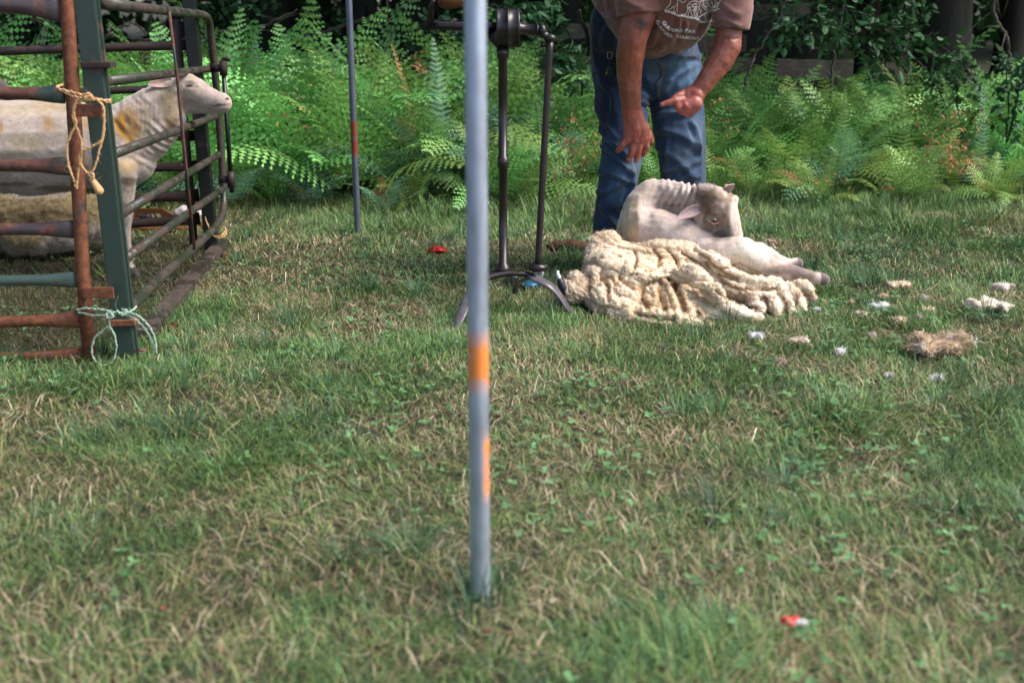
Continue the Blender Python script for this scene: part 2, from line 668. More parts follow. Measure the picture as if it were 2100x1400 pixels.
parts = []
for (cnt, yr, wd, sd_) in ((135000, (1.15, 2.6), 0.0017, 1), (118000, (2.6, 4.4), 0.0025, 2), (112000, (4.4, 7.3), 0.0036, 3)):
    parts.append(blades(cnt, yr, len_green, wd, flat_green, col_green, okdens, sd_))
def len_dry(x, y, R):
    return R.uniform(0.025, 0.10, len(x)) * np.where(R.rand(len(x)) < .05, 1.7, .85)
def flat_dry(x, y, R):
    return np.clip(R.normal(0.97, 0.10, len(x)), 0.5, 1.12)
def dd(x, y):
    return np.where(nearfleece(x, y), 0.0, np.clip(0.82 - 0.80 * lush(x, y), 0.05, 1))
for (cnt, yr, wd, sd_) in ((36000, (1.15, 2.6), 0.0014, 11), (38000, (2.6, 4.4), 0.0019, 12), (24000, (4.4, 7.0), 0.0032, 13)):
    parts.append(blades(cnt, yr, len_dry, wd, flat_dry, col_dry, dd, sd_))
# ranker tufts of long dark blades
R = np.random.RandomState(77)
tx, ty = R.uniform(-3.6, 3.6, 620), R.uniform(1.3, 6.6, 620)
tk = inview(tx, ty, .3) & ~nearfleece(tx, ty) & (lush(tx, ty) > .35)
tx, ty = tx[tk], ty[tk]
tx = np.concatenate([tx, [-.07, -.045, -.03, -1.10, -1.55]]); ty = np.concatenate([ty, [1.74, 1.80, 1.86, 3.50, 5.62]])
for q_ in range(len(tx)):
    kk = R.randint(25, 80); hl = R.uniform(.05, .13); w_t = R.uniform(.02, .07); cx_, cy_ = tx[q_], ty[q_]
    cg = np.array([0.055, 0.125, 0.050]) * R.uniform(.6, 1.6) + np.array([.02, .02, .03]) * R.rand()
    a_ = R.uniform(0, 6.28, kk); r_ = w_t * np.sqrt(R.rand(kk)); bx, by = cx_ + np.cos(a_) * r_, cy_ + np.sin(a_) * r_
    L = hl * R.uniform(.5, 1.3, kk); ln = R.uniform(.2, 1.25, kk); d = np.stack([np.cos(a_), np.sin(a_), np.zeros(kk)], 1); s2 = np.stack([-np.sin(a_), np.cos(a_), np.zeros(kk)], 1)
    W_ = R.uniform(.0018, .0034, kk); rows = []
    for s_ in range(4):
        t_ = s_ / 3; an = np.minimum(ln * (.5 + .8 * t_), 1.55)
        c_ = np.stack([bx, by, gz(bx, by)], 1) + d * (np.sin(an) * L * t_)[:, None]; c_[:, 2] += np.cos(an) * L * t_ + .002
        ww = W_ * (1 - t_ ** 2) * .5
        rows += [c_ - s2 * ww[:, None], c_ + s2 * ww[:, None]] if s_ < 3 else [c_]
    V_ = np.stack(rows, 1).reshape(-1, 3); i0 = np.arange(kk) * 7
    F_ = np.vstack([np.stack([i0 + a, i0 + b_, i0 + c2], 1) for a, b_, c2 in ((0, 1, 3), (0, 3, 2), (2, 3, 5), (2, 5, 4), (4, 5, 6))])
    parts.append((V_, F_, np.repeat(cg * R.uniform(.7, 1.4, (kk, 1)), 7, axis=0)))
off = 0
VV, FF, CC = [], [], []
for v, f, c in parts:
    VV.append(v); FF.append(f + off); CC.append(c); off += len(v)
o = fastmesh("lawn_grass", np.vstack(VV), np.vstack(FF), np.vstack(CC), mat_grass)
tag(o, "mown lawn of green blades and straw coloured matted thatch", "grass", kind="stuff")

# clover and small round leaves in the turf
R = np.random.RandomState(4)
k = 9000
y = R.uniform(1.2, 6.0, k); x = R.uniform(-3.4, 3.4, k)
q = inview(x, y) & (n2(x, y, 2.3, 31, 3) > 0.10) & ~nearfleece(x, y)
x, y = x[q], y[q]; k = len(x)
VV, FF, CC = [], [], []
base = np.stack([x, y, gz(x, y) + R.uniform(0.008, 0.038, k)], 1)
rot = R.uniform(0, 6.28, k); sz = R.uniform(0.005, 0.0095, k)
off = 0
cc = np.array([0.085, 0.190, 0.070]) * R.uniform(0.6, 1.7, k)[:, None] + np.array([0.02, 0.03, 0.03]) * R.rand(k)[:, None]
for leaf in range(3):
    th = rot + leaf * 2.094
    d = np.stack([np.cos(th), np.sin(th), R.uniform(-0.2, 0.5, k)], 1)
    s_ = np.stack([-np.sin(th), np.cos(th), R.uniform(-0.3, 0.3, k)], 1)
    pts = [base, base + d * (0.7 * sz)[:, None] - s_ * (0.75 * sz)[:, None], base + d * (1.7 * sz)[:, None] - s_ * (.5 * sz)[:, None],
           base + d * (1.7 * sz)[:, None] + s_ * (.5 * sz)[:, None], base + d * (0.7 * sz)[:, None] + s_ * (0.75 * sz)[:, None]]
    v = np.stack(pts, 1).reshape(-1, 3)
    i0 = np.arange(k)[:, None] * 5 + off
    FF.append(np.vstack([i0 + np.array([0, 1, 2]), i0 + np.array([0, 2, 3]), i0 + np.array([0, 3, 4])]))
    VV.append(v); CC.append(np.repeat(cc, 5, axis=0)); off += len(v)
o = fastmesh("clover", np.vstack(VV), np.vstack(FF), np.vstack(CC), mat_grass)
tag(o, "small bright clover leaves scattered through the lawn", "clover", kind="stuff")

# ------------------------------------------------------------------ ferns
mat_fern = leafmat("fern_leaf", 0.24, 0.45, 0.30, 0.4)

def frond_lacy(L, arch, rise, yaw, colr, R, npin=20, wmax=0.26, pinnules=7, roll=0.0):
    """one lacy frond: rachis with tapering pinnae, each pinna fringed by pinnules. Triangles."""
    V, F, C = [], [], []
    n = npin
    dirh = np.array([math.cos(yaw), math.sin(yaw), 0])
    side0 = np.array([-math.sin(yaw), math.cos(yaw), 0])
    P = []
    p = np.zeros(3); ang = rise
    m = n + 5
    for i in range(m + 1):
        P.append(p.copy())
        st = L / m
        p = p + (dirh * math.cos(ang) + np.array([0, 0, 1]) * math.sin(ang)) * st
        ang -= arch / m * (0.5 + 1.2 * i / m)
    P = np.array(P)
    T = np.gradient(P, axis=0)
    def tri(a, b, c, cl):
        k = len(V)
        V.extend([a, b, c]); C.extend([cl] * 3); F.append((k, k + 1, k + 2))
    rw = 0.0022
    stem = np.array([0.10, 0.13, 0.035])
    for i in range(m):
        a, b = P[i], P[i + 1]
        tri(a - side0 * rw, a + side0 * rw, b, stem); tri(a + np.array([0, 0, rw]), a - np.array([0, 0, rw]), b, stem)
    for j in range(4, m):
        t = (j - 4) / (m - 4)
        prof = min(1, 0.45 + 2.6 * t) * (1 - t) ** 0.72 * 1.15
        pl = wmax * L * prof * R.uniform(0.88, 1.08)
        if pl < 0.006: continue
        tt = norm(T[j])
        nrm = norm(np.cross(tt, side0))
        sr = side0 * math.cos(roll) + nrm * math.sin(roll)
        for s in (-1, 1):
            fw = 0.28 + 0.55 * t
            d = norm(sr * s + tt * fw - nrm * R.uniform(-0.05, 0.22) * 1.0)
            up = norm(np.cross(d, tt)) * s
            acr = norm(np.cross(up, d))
            base = P[j] + tt * R.uniform(-0.1, 0.1) * L / m
            cl = colr * R.uniform(0.78, 1.22)
            droop = R.uniform(0.02, 0.22)
            q = pinnules if pl > 0.03 else max(2, pinnules // 2)
            hw = L / m * 0.45
            for kk in range(q):
                u0, u1 = kk / q, (kk + 0.92) / q
                a = base + d * pl * u0 - np.array([0, 0, 1]) * droop * pl * u0 * u0
                b = base + d * pl * u1 - np.array([0, 0, 1]) * droop * pl * u1 * u1
                mm = (a + b) / 2
                w_ = hw * (1 - u0 ** 1.6) * 1.0 + 0.0012
                tri(a, b, mm + acr * w_ + d * pl * 0.06, cl)
                tri(b, a, mm - acr * w_ + d * pl * 0.06, cl * 0.93)
    return np.array(V), np.array(F), np.array(C)

def fern_mesh(kind, seed):
    R = np.random.RandomState(seed)
    Vs, Fs, Cs = [], [], []
    off = 0
    if kind == 'lady':
        nf, L0, c0 = 11, 0.86, np.array([0.240, 0.490, 0.140])
    elif kind == 'tall':
        nf, L0, c0 = 8, 1.05, np.array([0.205, 0.430, 0.145])
    elif kind == 'blue':
        nf, L0, c0 = 8, 0.68, np.array([0.160, 0.320, 0.200])
    else:
        nf, L0, c0 = 9, 0.60, np.array([0.300, 0.470, 0.125])
    for i in range(nf):
        yaw = 2 * math.pi * (i + R.uniform(-.3, .3)) / nf
        L = L0 * R.uniform(0.72, 1.1)
        rise = R.uniform(1.12, 1.48) if i % 3 else R.uniform(0.6, 1.05)
        arch = R.uniform(0.7, 1.7) if kind != 'tall' else R.uniform(0.3, 1.1)
        cl = c0 * R.uniform(0.75, 1.3)
        if R.rand() < 0.18: cl = cl * 0.6 + np.array([0.10, 0.11, 0.02])
        if R.rand() < 0.04: cl = np.array([0.26, 0.13, 0.05])
        if kind == 'blue':
            v, f, c = frond_lacy(L, arch, rise, yaw, cl, R, 13, 0.30, 4, R.uniform(-.5, .5))
        elif kind == 'tall':
            v, f, c = frond_lacy(L, arch, rise, yaw, cl, R, 20, 0.20, 4, R.uniform(-.5, .5))
        else:
            v, f, c = frond_lacy(L, arch, rise, yaw, cl, R, 16, 0.25, 4, R.uniform(-.7, .7))
        v = v + np.array([math.cos(yaw), math.sin(yaw), 0]) * 0.03
        Vs.append(v); Fs.append(f + off); Cs.append(c); off += len(v)
    return np.vstack(Vs), np.vstack(Fs), np.vstack(Cs)

FERNLAB = {
    'lady': ("light green lacy fern growing in the dense bed behind the lawn", "light green lacy ferns in the bed"),
    'tall': ("tall upright mid green fern rising above the rest of the bed", "tall upright ferns in the bed"),
    'blue': ("bluish green broad leaved fern mixed into the bed", "bluish green broad ferns in the bed"),
    'low': ("short yellow green fern arching low among the others", "short yellow green ferns in the bed"),
}
protos = {}
for kd, sds in (('lady', (1, 2, 3)), ('tall', (4, 5)), ('blue', (6, 7)), ('low', (8, 9))):
    for s_ in sds:
        v, f, c = fern_mesh(kd, s_)
        o = fastmesh("fern_plant", v, f, c, mat_fern)
        protos.setdefault(kd, []).append(o)
used = set()
R = np.random.RandomState(12)

def put_fern(kd, x, y, sc_, rz, tilt=(0, 0), label=None, group=True):
    p = protos[kd][R.randint(len(protos[kd]))]
    if p.name in used:
        o = p.copy(); col.objects.link(o)
    else:
        o = p; used.add(p.name)
    o.location = (x, y, float(gz(np.array([x]), np.array([y]))[0]) - 0.01)
    o.rotation_euler = (tilt[0], tilt[1], rz)
    o.scale = (sc_,) * 3
    tag(o, label or FERNLAB[kd][0], "fern")
    if group: o["group"] = FERNLAB[kd][1]
    elif "group" in o: del o["group"]
    return o

nf = 0; placed = []
for r_i, Y in enumerate(np.arange(6.75, 9.6, 0.36)):
    half = Y * 0.5 + 0.7
    step = 0.32 if r_i < 4 else 0.46
    for X in np.arange(-half, half, step):
        x = X + R.uniform(-.14, .14); y = Y + R.uniform(-.16, .16) + 0.12 * math.sin(X * 2.1)
        if x > 0.35: y += 0.25
        if -0.35 < x < 0.55 and r_i == 0: y += .15
        u = R.rand()
        if r_i == 0:
            kd = 'low' if u < 0.40 else ('blue' if u < (0.75 if x < 0 else .5) else 'lady'); sc_ = R.uniform(0.55, 0.85)
        elif r_i == 1:
            kd = 'lady' if u < 0.6 else ('low' if u < .8 else 'blue'); sc_ = R.uniform(0.75, 1.0)
        else:
            kd = 'lady' if u < 0.62 else ('tall' if u < 0.86 else ('blue' if u < .94 else 'low')); sc_ = R.uniform(0.85, 1.08) * (1.12 if r_i > 3 else 1)
        if x > 0.5: sc_ *= (1.10 if r_i > 1 else .98)
        elif x < 0.3 and r_i > 0: sc_ *= 1.38
        elif r_i > 0: sc_ *= 1.2
        fo = put_fern(kd, x, y, sc_, R.uniform(0, 6.28), (R.uniform(-.12, .12), R.uniform(-.12, .12)))
        placed.append((fo, kd, r_i, 1050 + FPX * x / (y * CP + .27), sc_))
        nf += 1
print("ferns", nf)
# say which fern is which: look, row of the bed, and the landmark it stands by
MARKS = [(-60, "the picture's left edge"), (150, "the rusty gate pipe"), (235, "the green gate post"), (440, "the pen's corner post"), (727, "the thin far pole"), (975, "the near pole"), (1110, "the machine's drive rod"), (1240, "the man's hanging arm"), (1450, "the man's bent arm"), (1660, "the grey boards"), (1925, "the massive dark trunk"), (2120, "the right edge")]
LOOK = {'lady': "light green lacy fern", 'tall': "tall mid green fern", 'blue': "bluish green fern", 'low': "short yellow green fern"}
seen = set()
for fo, kd, ri, px, s_ in placed:
    j = min(range(len(MARKS)), key=lambda q: abs(MARKS[q][0] - px))
    mx, nm = MARKS[j]; d = px - mx
    if abs(d) < 22: rel = "directly behind " + nm
    elif d < 0: rel = ("just left of " if d > -75 else "well left of ") + nm
    else: rel = ("just right of " if d < 75 else "well right of ") + nm
    row = ("at the lawn edge", "in the second row", "in the third row", "in the fourth row", "in the fifth row", "in the sixth row", "in the seventh row", "in the rearmost row")[ri]
    for lb in (f"{LOOK[kd]} {row}, {rel}", f"{'smaller' if s_ < .9 else 'larger'} {LOOK[kd]} {row}, {rel}", f"{LOOK[kd]} crowding its neighbour {row}, {rel}"):
        if lb not in seen: break
    seen.add(lb); fo["label"] = lb

# single fronds that stand clear of the bed
def single_fern(px, py_base_Y, top_y, name_label, kind, yaw=0.0):
    p = PX(px, top_y, py_base_Y)
    h = p[2]
    Rr = np.random.RandomState(int(px))
    c = {'green': np.array([0.075, 0.20, 0.075]), 'yellow': np.array([0.20, 0.29, 0.06]), 'blue': np.array([0.09, 0.22, 0.13]), 'rust': np.array([0.42, 0.20, 0.10])}[kind]
    Vs, Fs, Cs, off = [], [], [], 0
    for i in range(3):
        v, f, cc = frond_lacy(h * (1.06 if i == 0 else 0.85), 0.45 + 0.5 * i, 1.45 - 0.25 * i, yaw + i * 2.2, c * 1.2 * Rr.uniform(.85, 1.15), Rr, 26, 0.115, 6, Rr.uniform(-.9, .9))
        # face the frond broadside to the lawn
        Vs.append(v); Fs.append(f + off); Cs.append(cc); off += len(v)
    o = fastmesh("fern_plant", np.vstack(Vs), np.vstack(Fs), np.vstack(Cs), mat_fern)
    o.location = (p[0], p[1], -0.01)
    tag(o, name_label, "fern")
    return o
single_fern(503, 7.3, 65, "tall pale blue green fern frond rising just beyond the pen gate", 'blue', 1.6)
single_fern(645, 7.4, 72, "tall narrow fern frond left of the thin far pole", 'green', 1.2)
single_fern(905, 6.9, 68, "large coarse bluish fern behind the near pole", 'blue', 1.8)
single_fern(862, 7.1, 82, "rusty brown fruiting fern frond left of the near pole", 'rust', 2.3)
single_fern(1870, 7.2, 140, "thin yellow green fern frond standing up above the right hand bed", 'yellow', 1.5)
single_fern(1985, 7.2, 148, "yellowish fern frond second from the right edge", 'yellow', 1.9)
single_fern(2035, 7.1, 168, "pale fern frond nearest the right edge", 'green', 1.4)
single_fern(1735, 7.2, 172, "yellow tipped fern below the grey board", 'yellow', 1.3)

# brown withered leaves hanging in the bed
mat_dead = leafmat("dead_leaf", 0.3, 0.7, 0.0, 0.1)
def leafquad(mb, p, d, s, L, W, c, fold=0.25):
    d, s = norm(d), norm(s)
    u = norm(np.cross(d, s))
    a = np.asarray(p)
    pts = [a, a + d * L * .25 + s * W * .42 + u * W * fold, a + d * L * .6 + s * W * .45 + u * W * fold, a + d * L, a + d * L * .6 - s * W * .45 + u * W * fold,
           a + d * L * .25 - s * W * .42 + u * W * fold, a + d * L * .5 ]
    mb.add(pts, [(0, 1, 6), (1, 2, 6), (2, 3, 6), (3, 4, 6), (4, 5, 6), (5, 0, 6)], c)
mb = MB(); R = np.random.RandomState(5)
for (cx, cy, sx, sy, k) in ((1960, 335, 45, 22, 110), (1950, 300, 40, 15, 50), (1960, 255, 60, 45, 50), (1480, 240, 40, 40, 30), (1180, 300, 40, 60, 70), (590, 220, 40, 60, 26), (680, 330, 20, 40, 20), (860, 130, 14, 20, 24), (1710, 370, 50, 20, 20), (1820, 385, 20, 5, 6)):
    for _ in range(k):
        p = PX(cx + R.normal(0, sx * .6), cy + R.normal(0, sy * .6), R.uniform(6.55, 6.9))
        c = np.array([0.42, 0.20, 0.11]) * R.uniform(0.5, 1.25) if R.rand() < .8 else np.array([0.35, 0.30, 0.08])
        leafquad(mb, p, R.normal(0, 1, 3), R.normal(0, 1, 3), R.uniform(.018, .045), R.uniform(.012, .024), c)
o = mb.build("withered_leaves", mat_dead, origin=(0, 6.7, 0), smooth=False)
tag(o, "scattered pinkish brown withered leaves caught in the fern bed", "leaves", kind="stuff")

# ------------------------------------------------------------------ the wood behind
mat_bark, n, b = newmat("bark")
t = ntex(n, 14, 8, 0.7, stretch=(1, 1, 0.18)); t2 = ntex(n, 3, 4)
c1 = ramp(n, t.outputs[0], [(0.35, (0.004, 0.003, 0.003)), (0.55, (0.013, 0.0095, 0.009)), (0.75, (0.030, 0.023, 0.022))])
n.links.new(mix(n, t2.outputs[0], c1.outputs[0], (0.012, 0.014, 0.008)), b.inputs['Base Color'])
b.inputs['Roughness'].default_value = 0.95
bump(n, b, t.outputs[0], 1.0, 0.03)
mat_leaf = leafmat("broad_leaf", 0.22, 0.5, 0.15, 0.25)

def leafcloud(n_, radius, size, colr, seed, zs=0.55):
    R = np.random.RandomState(seed)
    # clumps inside the crown, leaves inside the clumps
    nc = max(14, n_ // 120)
    cc = R.normal(0, 1, (nc, 3)); cc /= np.linalg.norm(cc, axis=1)[:, None]
    cc *= (R.rand(nc) ** 0.45)[:, None] * radius; cc[:, 2] *= zs
    ci = R.randint(nc, size=n_)
    p = cc[ci] + R.normal(0, radius * 0.17, (n_, 3))
    d = R.normal(0, 1, (n_, 3)); d[:, 2] -= 0.3; d /= np.linalg.norm(d, axis=1)[:, None]
    s = np.cross(d, R.normal(0, 1, (n_, 3))); s /= np.linalg.norm(s, axis=1)[:, None]
    L = size * R.uniform(.6, 1.3, n_); W = L * 0.55
    v = np.stack([p, p + d * (L * .5)[:, None] + s * (W * .5)[:, None], p + d * L[:, None], p + d * (L * .5)[:, None] - s * (W * .5)[:, None]], 1).reshape(-1, 3)
    f = np.arange(n_ * 4).reshape(-1, 4)
    tint = R.uniform(.75, 1.25, nc)[ci][:, None] * R.uniform(.7, 1.3, n_)[:, None]
    c = np.repeat(np.asarray(colr) * tint, 4, axis=0)
    return v, f, c

crown_v = [leafcloud(6500, 2.7, 0.17, (0.030, 0.085, 0.020), 40 + i) for i in range(2)]
crown_src = []
R = np.random.RandomState(22)
trunks = [  # photograph x of the trunk, distance, radius, label
    (28, 11.0, 0.10, "dark trunk behind the fern bed, seen past the pen at the left edge"),
    (172, 10.2, 0.20, "thick dark trunk seen between the rusty pipe and green post"),
    (395, 12.5, 0.14, "dark trunk behind the corner of the pen"),
    (548, 12.0, 0.20, "broad dark trunk beyond the pale fern frond"),
    (592, 12.8, 0.11, "slim dark trunk right of the broad dark one"),
    (668, 14.0, 0.08, "thin far trunk between the slim dark one and the far pole"),
    (715, 15.5, 0.12, "far trunk half behind the thin pole"),
    (757, 11.5, 0.14, "dark trunk just right of the thin pole"),
    (835, 11.8, 0.22, "thickest trunk left of the near pole"),
    (888, 15.0, 0.14, "far trunk close beside the thickest one left of the near pole"),
    (1010, 12.5, 0.16, "dark trunk behind the near pole and the shearing machine"),
    (1100, 14.5, 0.18, "dark trunk between machine post and drive rod"),
    (1175, 11.0, 0.14, "dark trunk just left of the man"),
    (1530, 10.6, 0.26, "reddish brown trunk right of the man's sleeve"),
    (1640, 11.2, 0.28, "broad reddish trunk above the grey boards"),
    (1790, 12.0, 0.12, "slim trunk behind the leafy sapling"),
    (1925, 10.0, 0.24, "massive dark trunk near the right edge"),
    (2065, 12.5, 0.16, "dark trunk at the right edge"),
]
extra = [(-5.2, 4.2), (-5.6, 6.9), (-5.4, 1.2), (-3.5, 16), (-6.5, 13), (6.2, 13), (2.2, 17), (5.0, 18), (-1.5, 19), (-9, 17), (8.5, 16), (-5.2, 10.2), (5.6, 10.4), (0.6, 20), (-4.5, 21), (7, 22)]
crown_mesh = None
def tree(x, y, r, label, seed, group="trees of the wood behind the ferns", lean=0.0):
    global crown_src
    R = np.random.RandomState(seed)
    z0 = float(gz(np.array([x]), np.array([y]))[0]) - 0.05
    t = thing("forest_tree", label, "tree", (x, y, z0), group)
    H = R.uniform(7.5, 9.5)
    pts, rad = [], []
    ph = R.uniform(0, 6)
    for i in range(15):
        z = H * i / 14
        pts.append((x + math.sin(z * .6 + ph) * 0.05 + lean * z, y + math.cos(z * .5 + ph) * .05, z0 + z))
        rad.append(r * (1 - 0.6 * i / 14) * (1 + 0.6 * math.exp(-z * 3)))
    mb = MB(); mb.tube(pts, rad, 14)
    V = mb.V(); cen = np.repeat(np.array(pts), 14, axis=0)
    dd_ = V[:len(cen)] - cen
    V[:len(cen)] += dd_ * (0.12 * noise(V[:len(cen)] * np.array([9, 9, 2]), seed))[:, None]
    mb.v = [V]
    # dead snags low on the trunk
    for _ in range(R.randint(3, 7)):
        z = R.uniform(0.7, 2.6); a = R.uniform(0, 6.28); L = R.uniform(.3, 1.1)
        p0 = np.array([x, y, z0 + z])
        d = np.array([math.cos(a), math.sin(a), R.uniform(-.2, .4)])
        q = [p0, p0 + d * L * .5 + np.array([0, 0, R.uniform(-.08, .08)]), p0 + d * L + np.array([0, 0, R.uniform(-.2, .2)])]
        mb.tube(spline(q, 3), np.linspace(r * .10 + .006, .003, 7), 5)
    mb.build("trunk", mat_bark, t)
    k = seed % 2
    if len(crown_src) <= k:
        v, f, c = crown_v[k]
        o = fastmesh("crown", v, f, c, mat_leaf); crown_src.append(o)
    else:
        o = crown_src[k].copy(); col.objects.link(o)
    o.parent = t
    o.location = (R.uniform(-.4, .4), R.uniform(-.3, .6), R.uniform(4.4, 5.6))
    o.rotation_euler = (0, 0, R.uniform(0, 6.28)); s_ = R.uniform(.95, 1.25); o.scale = (s_, s_, s_ * R.uniform(.9, 1.2))
    return t
for i, (px, Y, r, lab) in enumerate(trunks):
    p = PX(px, 60, Y)
    tree(p[0], Y, r, lab, 100 + i)
for i, (x, y) in enumerate(extra):
    if i < 3:  # unseen trees added to shade the pen from the left
        tree(x, y, 0.16, ("middle", "farthest", "nearest")[i] + " of three added trees left of the pen, crown shading it", 200 + i, "added trees shading the pen")
    else:
        px = 1050 + FPX * x / (y * CP + .27)
        j = min(range(len(MARKS)), key=lambda q: abs(MARKS[q][0] - px)); d = px - MARKS[j][0]
        rel = "behind" if abs(d) < 25 else ("left of" if d < 0 else "right of")
        how = "farthest" if y > 19.5 else ("far" if y > 15 else "nearer")
        lb = f"{how} forest tree deep in the wood, {'well ' if abs(d) > 150 and rel != 'behind' else ''}{rel} {MARKS[j][1]}"
        while lb in seen: lb = "slim " + lb
        seen.add(lb); tree(x, y, 0.16, lb, 200 + i, "farther trees of the wood")

# dark undergrowth and low foliage filling the wood (uncountable)
Vs, Fs, Cs, off = [], [], [], 0
R = np.random.RandomState(9)
for i in range(46):
    x = R.uniform(-13, 13); y = R.uniform(14.5, 24)
    v, f, c = leafcloud(800, R.uniform(1.1, 1.9), 0.15, (0.035, 0.105, 0.020), 300 + i, 0.8)
    v = v + np.array([x, y, R.uniform(0.5, 5.0)])
    Vs.append(v); Fs.append(f + off); Cs.append(c); off += len(v)
o = fastmesh("undergrowth", np.vstack(Vs), np.vstack(Fs), np.vstack(Cs), mat_leaf)
tag(o, "dim green understory deep in the wood", "undergrowth", kind="stuff")
# far side of the wood: dense bank of foliage that closes the view
Vs, Fs, Cs, off = [], [], [], 0
for i in range(70):
    a = R.uniform(-1.1, 1.1)
    r_ = R.uniform(26, 31)
    v, f, c = leafcloud(900, R.uniform(2.5, 3.6), 0.42, (0.022, 0.060, 0.014), 400 + i, 0.9)
    v = v + np.array([math.sin(a) * r_, math.cos(a) * r_, R.uniform(0, 9)])
    Vs.append(v); Fs.append(f + off); Cs.append(c); off += len(v)
o = fastmesh("distant_wood", np.vstack(Vs), np.vstack(Fs), np.vstack(Cs), mat_leaf)
tag(o, "dark mass of distant forest foliage closing the view", "forest", kind="stuff")

# ------------------------------------------------------------------ leafy saplings and bare branches
def sapling(name, label, stems, seed, leafL=0.075, colr=(0.032, 0.095, 0.036), nleaf=60, r0=0.008, spread=0.22, cat="sapling"):
    """stems: list of point lists; leaves hang from small twigs along each"""
    R = np.random.RandomState(seed)
    base = stems[0][0]
    t = thing(name, label, cat, base)
    mb = MB(); lf = MB()
    for st in stems:
        S = spline(st, 6)
        S[1:-1] += R.normal(0, 0.008, (len(S) - 2, 3))
        mb.tube(S, np.linspace(r0, r0 * .3, len(S)), 6)
        for _ in range(nleaf):
            i = R.randint(int(len(S) * .15), len(S))
            p = S[i]
            tw = norm(np.array([R.normal(), R.normal() * .7, R.normal() * .6])) * spread * R.rand()
            mb.tube([p, p + tw * .6, p + tw], [0.0022, .0016, .001], 4)
            for j in range(R.randint(1, 4)):
                q = p + tw * R.uniform(.5, 1)
                d = norm(tw * 2 + np.array([R.normal() * .5, R.normal() * .5, -0.35 + R.normal() * .4]))
                s_ = np.cross(d, [R.normal() * .5, R.normal() * .5, 1])
                leafquad(lf, q, d, s_, leafL * R.uniform(.6, 1.25), leafL * .62 * R.uniform(.8, 1.1), np.array(colr) * R.uniform(.6, 1.5), 0.10)
    mb.build("stem", mat_bark, t)
    if nleaf: lf.build("foliage", mat_leaf, t, smooth=False)
    return t

sapling("leafy_sapling", "broad leaved sapling arching over the grey boards right of the man",
        [[PX(2080, 330, 8.0), PX(1990, 150, 7.8), PX(1880, 70, 7.6), PX(1760, 30, 7.5), PX(1640, 0, 7.5)],
         [PX(1860, 150, 7.6), PX(1800, 80, 7.5), PX(1700, 60, 7.4), PX(1610, 50, 7.4)],
         [PX(1990, 150, 7.8), PX(1900, 90, 7.7), PX(1830, -20, 7.6), PX(1700, -60, 7.6)],
         [PX(1905, 90, 7.7), PX(1860, 60, 7.5), PX(1750, 70, 7.4), PX(1660, 65, 7.3)]], 3, nleaf=85, spread=.26)
sapling("leafy_shrub", "low shrub of rounded leaves beneath the right hand trunk",
        [[PX(1975, 300, 7.6), PX(1960, 180, 7.6), PX(1940, 110, 7.5)], [PX(1975, 300, 7.6), PX(1930, 190, 7.5), PX(1900, 150, 7.4)]], 4, nleaf=50, leafL=.06, spread=.15, cat="shrub")
sapling("leafy_shrub", "small shrub with hanging leaves at the right edge",
        [[PX(2060, 320, 7.5), PX(2070, 190, 7.5), PX(2050, 110, 7.5)], [PX(2060, 320, 7.5), PX(2090, 180, 7.4), PX(2110, 120, 7.4)]], 5, nleaf=45, leafL=.06, spread=.15, cat="shrub")
sapling("leafy_sapling", "pale leaved sapling between the near pole and the man",
        [[PX(1200, 250, 7.7), PX(1180, 110, 7.6), PX(1130, 30, 7.5), PX(1060, -10, 7.5)], [PX(1180, 110, 7.6), PX(1160, 130, 7.4), PX(1130, 110, 7.4)],
         [PX(1150, 60, 7.6), PX(1090, 30, 7.5), PX(1010, 10, 7.5)]], 6, nleaf=55, colr=(0.045, 0.13, 0.055), spread=.2)
sapling("leafy_sapling", "dark leaved sapling hanging above the fern bed right of the far pole",
        [[PX(830, 300, 8.8), PX(850, 100, 8.8), PX(900, 40, 8.7), PX(930, 60, 8.6)]], 7, nleaf=50, colr=(0.03, 0.085, 0.04))
sapling("leafy_branch", "dark drooping evergreen branch at the top above the pen corner",
        [[PX(470, -160, 8.5), PX(490, -60, 8.4), PX(520, 15, 8.3)], [PX(300, -150, 9), PX(350, -60, 9), (PX(400, 5, 9))]], 8, nleaf=60, colr=(0.02, 0.06, 0.032), leafL=.045, cat="branch")
sapling("leafy_sapling", "dark sapling whose leaves hang above the man's bent arm",
        [[PX(1560, 260, 9.2), PX(1575, 100, 9.1), PX(1600, 0, 9.0), PX(1560, -60, 8.9)], [PX(1580, 90, 9.1), PX(1620, 50, 9.0), PX(1680, 40, 8.9)]], 13, nleaf=60, colr=(.035, .10, .04))
sapling("leafy_sapling", "dim leafy sapling in the gap between the massive trunk and the arching sapling",
        [[PX(1820, 260, 9.6), PX(1815, 120, 9.5), PX(1790, 0, 9.4), PX(1800, -80, 9.4)], [PX(1815, 130, 9.5), PX(1850, 60, 9.4), PX(1880, 20, 9.4)]], 14, nleaf=70, colr=(.03, .085, .03))
sapling("leafy_sapling", "dim green sapling seen between the two poles",
        [[PX(925, 240, 9.9), PX(915, 120, 9.8), PX(900, 20, 9.7), PX(880, -60, 9.7)], [PX(915, 120, 9.8), PX(870, 70, 9.7), PX(820, 50, 9.7)]], 15, nleaf=60, colr=(.03, .09, .035))
sapling("leafy_sapling", "dim green sapling left of the thin far pole",
        [[PX(640, 240, 10.5), PX(635, 100, 10.4), PX(620, 0, 10.3), PX(640, -80, 10.3)], [PX(635, 100, 10.4), PX(680, 50, 10.3), PX(700, 20, 10.3)]], 16, nleaf=60, colr=(.03, .085, .03))
